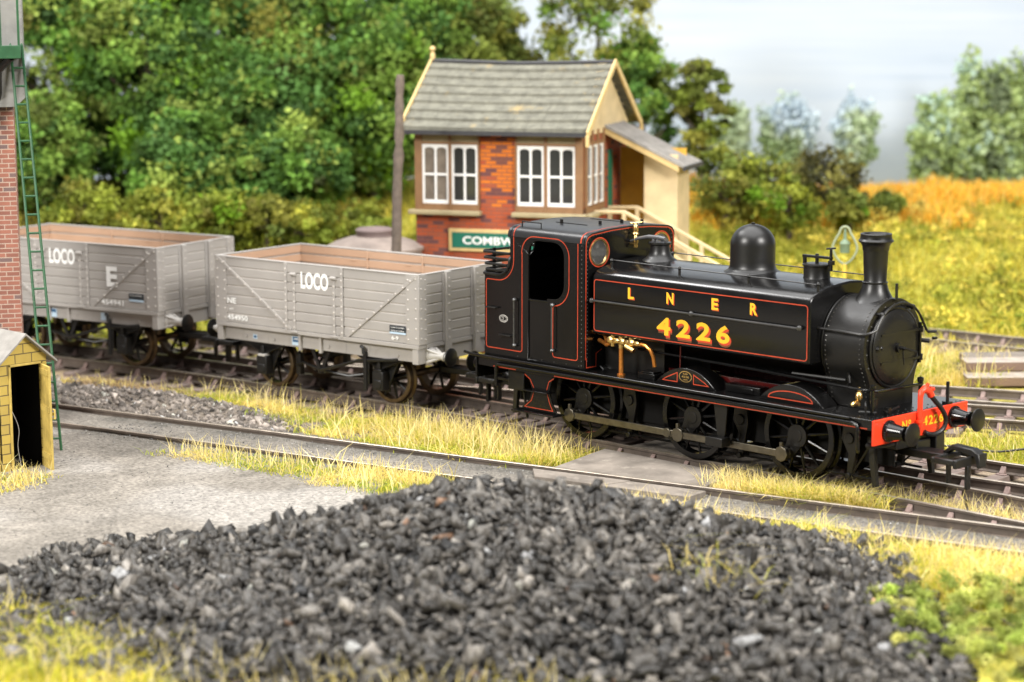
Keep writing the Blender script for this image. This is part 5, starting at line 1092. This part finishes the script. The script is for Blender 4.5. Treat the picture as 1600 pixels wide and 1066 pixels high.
# grass sprigs on the coal
SPR = np.array([st(RNG.normal(2.5, .35), RNG.normal(27.6, .35)) for _ in range(70)]); Sx, Tx = to_st(SPR[:, 0], SPR[:, 1]); v, q4, t3, c = blades(SPR, RNG.uniform(.12, .40, 70), .012, 1.6, pick(STRAW+YG, 70), heap(Sx, Tx)-.02)
tag(np_mesh('grass', v, q4, t3, c, GRASSM), 'dry grass sprigs caught on the coal heap', kind='stuff')
# ash rubble by the wagons
rb = scatter([(-18.3, -3.0), (-14.94, -2.5), (-12.2, -2.75), (-9.9, -3.0), (-9.3, -3.75), (-11.5, -4.2), (-15.03, -5.0), (-18.5, -5.2)], 5200, .15); rr = np.abs(RNG.normal(0, .036, 5200))+.012; big = RNG.random(5200) < .03; rr[big] *= 1.8
tag(rocks('rubble', 'grey-brown ash rubble heaped beside the siding', np.column_stack([rb, terrain(rb[:, 0], rb[:, 1])]), rr, np.clip(np.exp(RNG.normal(math.log(.13), .5, (5200, 1)))*np.array([1.12, .97, .84]), .03, .4), ASH), cat='rubble')
gp = np.array([st(RNG.uniform(-12, 8), RNG.uniform(30, 46)) for _ in range(5000)]); gd = gp[:, 1]-ymain_np(gp[:, 0]); kk = (gd < 5); gp = gp[kk]
xs_ = RNG.uniform(-12, 6.5, 9000); gp = np.concatenate([gp, np.column_stack([xs_, -2.70+.235*xs_+RNG.uniform(-1.0, 1.25, 9000)])])
tag(rocks('gravel', 'fine loose gravel strewn over the yard', np.column_stack([gp, terrain(gp[:, 0], gp[:, 1])]), np.abs(RNG.normal(0, .008, len(gp)))+.006, np.clip(np.exp(RNG.normal(math.log(.13), .5, (len(gp), 1)))*np.array([1.04, 1, .95]), .03, .6), ASH), cat='gravel')

# ================================================================ trees, bushes, backdrop
LEAF, t, b = nt('leaf_scatter'); a = t.nodes.new('ShaderNodeAttribute'); a.attribute_name = 'Col'; t.links.new(a.outputs['Color'], b.inputs['Base Color']); b.inputs['Roughness'].default_value = .65; b.inputs['Specular IOR Level'].default_value = .25
tr = t.nodes.new('ShaderNodeBsdfTranslucent'); t.links.new(a.outputs['Color'], tr.inputs['Color']); mx = t.nodes.new('ShaderNodeMixShader'); mx.inputs[0].default_value = .25
t.links.new(b.outputs[0], mx.inputs[1]); t.links.new(tr.outputs[0], mx.inputs[2]); t.links.new(mx.outputs[0], t.nodes['Material Output'].inputs['Surface'])
BARK = mat('bark', (.10, .075, .05), .9, var=.3, vscale=6, bump=.3, bscale=20)
GREENS = [(.12, .23, .035), (.19, .30, .05), (.075, .16, .03), (.24, .31, .06), (.075, .16, .035)]
OLIVE = [(.24, .25, .045), (.17, .21, .035), (.30, .29, .05), (.12, .16, .03)]
YBUSH = [(.28, .31, .04), (.23, .27, .035), (.18, .23, .03), (.36, .35, .05)]
BGREEN = [(.20, .36, .02), (.15, .28, .02), (.27, .42, .04)]
DBUSH = [(.09, .085, .025), (.13, .115, .03), (.06, .06, .02), (.16, .15, .035)]
PALE = [(.60, .72, .46), (.68, .77, .56), (.55, .68, .42), (.66, .78, .72), (.64, .77, .88)]
MIDPALE = [(.50, .60, .24), (.40, .54, .20), (.56, .68, .44), (.56, .72, .64), (.36, .44, .22)]
def crown(C, R_, nclump, nleaf, size, pal, shell=.55, clump=.24, jit=.22):
    """clumps of leaves spread unevenly through an ellipsoid"""
    d = RNG.normal(size=(nclump, 3)); d /= np.linalg.norm(d, axis=1)[:, None]; rad = RNG.random(nclump)**(1/3)*(1-shell)+shell*RNG.uniform(.75, 1.05, nclump)
    ctr = d*rad[:, None]*R_+C; n = nclump*nleaf; ci = np.repeat(np.arange(nclump), nleaf); rr = RNG.uniform(.5, 1.3, nclump)*clump*min(R_)*1.3
    P = ctr[ci]+RNG.normal(size=(n, 3))*rr[ci][:, None]*np.array([.55, .55, .42])
    nm = RNG.normal(size=(n, 3))+np.array([0, 0, .7])+d[ci]*.5; nm /= np.linalg.norm(nm, axis=1)[:, None]
    u = np.cross(nm, RNG.normal(size=(n, 3))); u /= np.linalg.norm(u, axis=1)[:, None]+1e-9; v = np.cross(nm, u); s = (RNG.uniform(.6, 1.4, n)*size)[:, None]
    V = np.stack([P-u*s*.5, P+v*s*.36+u*s*.05, P+u*s*.5, P-v*s*.36+u*s*.05], 1).reshape(-1, 3)
    cc = pick(pal, nclump, .30)[ci]*(1+RNG.normal(0, jit, (n, 1))); i = np.arange(n)*4
    return V, np.stack([i, i+1, i+2, i+3], 1), np.repeat(np.clip(cc, .004, 1), 4, 0)
def zat(v, t): return CAM[2]+t*math.tan(-PIT-math.atan((v-533)/FPX))
def tree(label, u, vt, vb, t, hw, pal, group=None, name='tree', cat='tree', nc=70, nl=150, size=.20, trunk=True, depth=1., shell=.5, clump=.20, jit=.08):
    """u, vt, vb: where crown top and foot fall in a frame of 1600 x 1066; t: real distance along the layout; hw: half width"""
    s = (u-800)/FPX*t*1.0; x, y = st(s, t); zb = float(terrain(x, y)); z1, z0 = zat(vt, t), max(zat(vb, t), zb+.05); rx = hw/FPX*t; rz = (z1-z0)/2
    T = thing(name, label, cat, (x, y, zb-.05), 0, group)
    V, F, C = crown(np.array([0, 0, (z0+z1)/2-zb+.05]), np.array([rx, rx*depth, rz]), nc, nl, size, pal, shell, clump, jit)
    o = np_mesh('crown' if trunk else 'foliage', V, F, None, C, LEAF, T)
    q = MB(); hz = (z0+z1)/2-zb
    q.tube([(0, 0, 0), (.05, .02, hz*.4), (-.03, .05, hz*.8), (.05, 0, hz+rz*.5)], [.05*rx+.06, .04*rx+.05, .03*rx+.04, .02], n=8)
    for k in range(6):
        a_ = k*1.1; q.tube([(0, 0, hz*(.5+.07*k)), (.35*rx*math.cos(a_), .35*rx*math.sin(a_), hz*(.62+.07*k)), (.7*rx*math.cos(a_), .7*rx*math.sin(a_), hz*.75+rz*.1*k)], [.03*rx+.03, .02*rx+.02, .01], n=6)
    q.build('trunk' if trunk else 'stem', BARK, T); return T
WG = 'trees of the wood behind the wagons'; BG = 'bushes at the foot of the wood'
big = [('dense dark green tree at the edge of the wood beside the water tank', 95, -60, 330, 63.5, 120, GREENS+OLIVE[:1]), ('tall mid green tree with bright leaf clumps, above the farther wagon', 235, -80, 300, 62, 120, GREENS+BGREEN[1:2]),
       ('broad deep green tree directly above the gap between the two wagons', 385, 60, 330, 61.5, 125, GREENS), ('leafy tree with an olive tinge rising over the nearer wagon', 500, -40, 300, 63, 110, GREENS+OLIVE[1:3]),
       ('full green tree between the pole and the nearer wagon', 585, 20, 300, 62.5, 95, GREENS+BGREEN[1:2]), ('rounded olive tree showing over the signal box roof, behind the finial', 745, -20, 250, 66, 90, OLIVE+GREENS[3:4]),
       ('green tree immediately left of the signal box roof', 655, -70, 260, 65, 85, GREENS+OLIVE[1:2]), ('dark tree low in the wood behind the brick tower', 60, 150, 400, 60, 80, GREENS[:3]+OLIVE[3:]),
       ('blue-green tree low in the middle of the wood', 300, 170, 370, 59.5, 95, GREENS[2:]+GREENS[:1]), ('low dark green tree behind the nearer wagon', 455, 190, 350, 59.5, 85, GREENS), ('thin pale topped tree high above the middle of the wood', 330, -90, 120, 66.5, 90, GREENS+OLIVE[:1])]
for lb, u, vt, vb, t_, hw, pal in big: tree(lb, u, vt, vb, t_, hw, pal, WG, nc=130, nl=230, size=.165)
tree('tall olive green tree with open crown right behind the signal box ridge', 935, -70, 210, 65, 92, OLIVE+GREENS[:2], nc=70, nl=120, size=.17)
tree('dark green tree between the signal box gable and the slim olive tree', 1005, 60, 300, 64, 62, GREENS+OLIVE[1:2], nc=60, nl=120, size=.17)
tree('slim olive tree standing alone right of the signal box', 1098, 85, 280, 64, 46, OLIVE+YBUSH[2:3], nc=55, nl=110, size=.16)
for lb, u, vt, vb, t_, hw, pal in (('yellow-green bush by the brick tower, leftmost of the bushes', 130, 285, 380, 57.5, 65, YBUSH+OLIVE[:1]), ('bright bush above the LOCO lettering of the farther wagon', 250, 290, 380, 57.5, 60, YBUSH), ('bright yellow-green bush above the gap between the wagons', 330, 300, 390, 57, 50, YBUSH+BGREEN[:1]), ('olive bush above the nearer wagon body', 415, 300, 385, 57.5, 55, OLIVE+YBUSH[:2]), ('low yellow bush left of the domed tank', 490, 318, 390, 57, 50, YBUSH), ('low bush beside the wooden pole', 570, 320, 392, 57.5, 42, YBUSH+OLIVE[:2])):
    tree(lb, u, vt, vb, t_, hw, pal, BG, 'bush', 'bush', nc=34, nl=90, size=.13, trunk=False, shell=.3, clump=.3)
for lb, u, vt, vb, t_, hw, pal in (('olive bush next to the porch of the signal box', 1135, 235, 345, 60, 50, OLIVE+YBUSH[:2]), ('bright green bush in front of the dark brown bush', 1235, 280, 350, 59, 55, BGREEN[1:2]+YBUSH+OLIVE[1:2]), ('yellow-green bush between the porch and the dark bush', 1195, 245, 335, 61, 46, YBUSH+OLIVE), ('dark brown leafed bush leaning on the bank', 1295, 235, 318, 61, 50, DBUSH), ('small green bush against the orange grass', 1390, 305, 345, 60.5, 24, OLIVE+YBUSH[2:3]), ('small green bush below the dark brown bush', 1330, 300, 352, 59.5, 30, OLIVE+BGREEN[1:2])):
    tree(lb, u, vt, vb, t_, hw, pal, 'bushes on the bank', 'bush', 'bush', nc=34, nl=90, size=.13, trunk=False, shell=.35, clump=.3)
def hazy_tree(label, u, vt, vb, t, hw, pal, n, seed):
    """soft pale crown of fine leaves whose colour drifts slowly across it"""
    s, = (u-800)/FPX*t,; x, y = st(s, t); zb = float(terrain(x, y)); z1, z0 = zat(vt, t), zat(vb, t); rx, rz = hw/FPX*t, (z1-z0)/2
    T = thing('tree', label, 'tree', (x, y, zb-.05), 0, 'pale hazy trees beyond the field')
    d = RNG.normal(size=(n, 3)); d /= np.linalg.norm(d, axis=1)[:, None]; a = np.arctan2(d[:, 2], d[:, 0]*GR[0]+d[:, 1]*GR[1])
    lump = 1+.5*vnoise(a*1.4, d[:, 1]*0, .6, seed)+.35*vnoise(a*3, d[:, 1]*2, .5, seed+1); P = d*(RNG.random(n)**.42*lump)[:, None]*np.array([rx, rx*.75, rz])+np.array([0, 0, (z0+z1)/2-zb]); P += RNG.normal(0, .05, P.shape)
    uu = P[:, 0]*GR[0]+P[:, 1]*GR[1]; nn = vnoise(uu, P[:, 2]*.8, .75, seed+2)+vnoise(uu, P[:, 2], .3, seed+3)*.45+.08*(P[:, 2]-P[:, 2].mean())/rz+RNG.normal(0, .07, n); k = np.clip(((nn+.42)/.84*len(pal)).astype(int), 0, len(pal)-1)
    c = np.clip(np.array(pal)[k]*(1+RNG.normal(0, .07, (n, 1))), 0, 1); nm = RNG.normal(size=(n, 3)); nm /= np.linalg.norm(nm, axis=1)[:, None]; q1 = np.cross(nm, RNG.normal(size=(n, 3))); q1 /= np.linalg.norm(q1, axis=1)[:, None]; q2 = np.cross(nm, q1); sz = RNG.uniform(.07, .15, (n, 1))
    V = np.stack([P-q1*sz, P+q2*sz*.7, P+q1*sz, P-q2*sz*.7], 1).reshape(-1, 3); i = np.arange(n)*4; np_mesh('crown', V, np.stack([i, i+1, i+2, i+3], 1), None, np.repeat(c, 4, 0), LEAF, T)
    MB().tube([(0, 0, -.3), (.03, 0, (z0-zb)+.4*rz), (0, .05, (z0-zb)+rz)], [.09, .07, .03], n=7).build('trunk', BARK, T)
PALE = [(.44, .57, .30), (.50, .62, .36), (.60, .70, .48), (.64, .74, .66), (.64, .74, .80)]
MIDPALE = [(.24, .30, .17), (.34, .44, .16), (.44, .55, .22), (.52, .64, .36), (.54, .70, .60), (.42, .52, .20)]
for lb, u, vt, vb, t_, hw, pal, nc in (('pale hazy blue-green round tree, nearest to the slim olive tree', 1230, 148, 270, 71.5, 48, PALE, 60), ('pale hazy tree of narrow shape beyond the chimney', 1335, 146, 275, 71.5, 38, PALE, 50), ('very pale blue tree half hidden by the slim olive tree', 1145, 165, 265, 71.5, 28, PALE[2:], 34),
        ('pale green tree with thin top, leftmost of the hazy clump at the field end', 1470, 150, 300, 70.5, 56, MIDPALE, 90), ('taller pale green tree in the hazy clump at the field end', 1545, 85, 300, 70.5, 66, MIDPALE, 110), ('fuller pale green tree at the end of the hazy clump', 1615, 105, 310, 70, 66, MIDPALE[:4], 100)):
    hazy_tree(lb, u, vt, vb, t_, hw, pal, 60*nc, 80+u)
# low scrub covering the bank
def scrub(label, n, s0, s1, t0, t1, pals, size=.085, leaves=70, seed=61):
    V, F, C, o = [], [], [], 0; S = RNG.uniform(s0, s1, n); T = RNG.uniform(t0, t1, n); XY = CAM[:2]+GR*S[:, None]+GF*T[:, None]; Z = terrain(XY[:, 0], XY[:, 1]); nz = vnoise(XY[:, 0], XY[:, 1], 1.7, seed)+RNG.normal(0, .1, n)
    for i in range(n):
        pal = pals[int(np.clip((nz[i]+.35)/.7*len(pals), 0, len(pals)-1))]; r = RNG.uniform(.18, .5)
        v, f, c = crown(np.array([XY[i, 0], XY[i, 1], Z[i]+r*.3]), np.array([r*1.2, r*1.2, r*.75]), 3, leaves//3, size, pal, .3, .45, .12); V.append(v); F.append(f+o); C.append(c); o += len(v)
    return tag(np_mesh('undergrowth', np.concatenate(V), np.concatenate(F), None, np.concatenate(C), LEAF), label, kind='stuff')
SC1 = [[(.27, .30, .04), (.21, .25, .03)], [(.44, .41, .06), (.37, .36, .05)], [(.66, .56, .09), (.57, .49, .075)], [(.34, .36, .05), (.42, .41, .06)], [(.76, .63, .11), (.70, .55, .11)]]
scrub('rough olive and yellow scrub on the bank beyond the engine', 900, 1.5, 21, 51.5, 62.5, SC1)
scrub('yellow-green scrub on the bank below the wood', 620, -20, -1.5, 52, 58.5, [SC1[0], YBUSH, SC1[1], [(.40, .42, .05), (.30, .36, .04)], SC1[3]])
# near bush at the frame's corner
x, y = st(6.4, 27.0); NB = thing('bush', 'bright green low bush growing against the near end of the coal heap', 'bush', (x, y, -.1))
V, F, C = crown(np.array([0, 0, .12]), np.array([2.3, 2.1, .42]), 560, 260, .036, [(.41, .45, .10), (.33, .39, .08), (.52, .51, .15), (.26, .33, .06)], .05, .16); np_mesh('foliage', V, F, None, C, LEAF, NB)
q = MB()
for k in range(7): q.tube([(0, 0, 0), (.5*math.cos(k), .5*math.sin(k), .15), (1.2*math.cos(k+.2), 1.2*math.sin(k+.2), .25)], [.03, .02, .01], n=5)
q.build('stem', BARK, NB)
# little green weeds
wd = np.concatenate([np.array([c])+RNG.normal(0, .07, (26, 2)) for c in ((-7.2, -1.9), (-5.4, -5.4), (-6.9, -2.9), (-2.6, -12.4), (-4.5, -5.9))]); P3 = np.column_stack([wd, terrain(wd[:, 0], wd[:, 1])+RNG.uniform(.03, .2, len(wd))])
# painted sky behind the layout
bm_, t, b = nt('painted_sky'); N, L = t.nodes.new, t.links.new
tc = N('ShaderNodeTexCoord'); mp = N('ShaderNodeMapping'); mp.inputs['Scale'].default_value = (.05, .05, .16); L(tc.outputs['Object'], mp.inputs['Vector'])
n1 = N('ShaderNodeTexNoise'); n1.inputs['Scale'].default_value = 1.4; n1.inputs['Detail'].default_value = 4; L(mp.outputs[0], n1.inputs['Vector'])
m2 = N('ShaderNodeMapping'); m2.inputs['Scale'].default_value = (.12, .12, 3.); L(tc.outputs['Object'], m2.inputs['Vector']); n2 = N('ShaderNodeTexNoise'); n2.inputs['Scale'].default_value = 1.3; n2.inputs['Detail'].default_value = 3; L(m2.outputs[0], n2.inputs['Vector'])
ad = N('ShaderNodeMath'); ad.operation = 'MULTIPLY_ADD'; L(n2.outputs['Fac'], ad.inputs[0]); ad.inputs[1].default_value = .35; L(n1.outputs['Fac'], ad.inputs[2])
rp = N('ShaderNodeValToRGB'); L(ad.outputs[0], rp.inputs[0]); e = rp.color_ramp.elements; e[0].position = .45; e[0].color = (.45, .53, .65, 1); e[1].position = .82; e[1].color = (.625, .675, .75, 1)
el = e.new(.62); el.color = (.555, .62, .72, 1); L(rp.outputs[0], b.inputs['Base Color']); b.inputs['Roughness'].default_value = .9; b.inputs['Specular IOR Level'].default_value = .1
q = MB(); pts = [st(s, 76-.012*s*s*.35) for s in np.linspace(-46, 46, 60)]; vs = [(p[0], p[1], z) for z in (-1, 24) for p in pts]; n = len(pts)
q.add(vs, [(i, i+1, n+i+1, n+i) for i in range(n-1)]); q.recalc = False; sky = q.build('sky', bm_, None, smooth=80); tag(sky, kind='structure')

# ================================================================ light
def area(name, loc, tgt, size, power, col, sy=None):
    d = bpy.data.lights.new(name, 'AREA'); d.energy = power; d.color = col; d.size = size; d.shape = 'RECTANGLE' if sy else 'SQUARE'
    if sy: d.size_y = sy
    o = bpy.data.objects.new(name, d); COL.objects.link(o); o.location = loc; o.rotation_euler = (Vector(tgt)-Vector(loc)).to_track_quat('-Z', 'Y').to_euler(); return o
p = st(-30, 14); area('lamp_left', (p[0], p[1], 24), (-4, 0, 1), 11, 15000, (1, .97, .92))
p = st(26, 12); area('lamp_right', (p[0], p[1], 22), (-4, 2, 1), 11, 14000, (1, .97, .93))
p = st(0, 38); area('lamp_ceiling', (p[0], p[1], 34), (p[0]+.01, p[1], 0), 46, 20000, (1, .99, .98), 40)
area('lamp_side', (-27.5, -6.2, 31), (-2, -1, 3), 9, 3200, (1, .99, .97), 5)
world = bpy.data.worlds.new('World'); scene.world = world; world.use_nodes = True
bg = world.node_tree.nodes['Background']; bg.inputs[0].default_value = (1, .98, .96, 1); bg.inputs[1].default_value = .14
vs_ = scene.view_settings; scene.display_settings.display_device = 'sRGB'; vs_.view_transform = 'Standard'; vs_.look = 'None'; vs_.exposure = .6; vs_.gamma = 1; vs_.use_curve_mapping = False
scene.cycles.max_bounces = 6; scene.cycles.diffuse_bounces = 3; scene.cycles.glossy_bounces = 3; scene.cycles.transmission_bounces = 3; scene.cycles.use_denoising = True; scene.cycles.sample_clamp_indirect = 6
scene.cycles.use_adaptive_sampling = True; scene.cycles.adaptive_threshold = .015
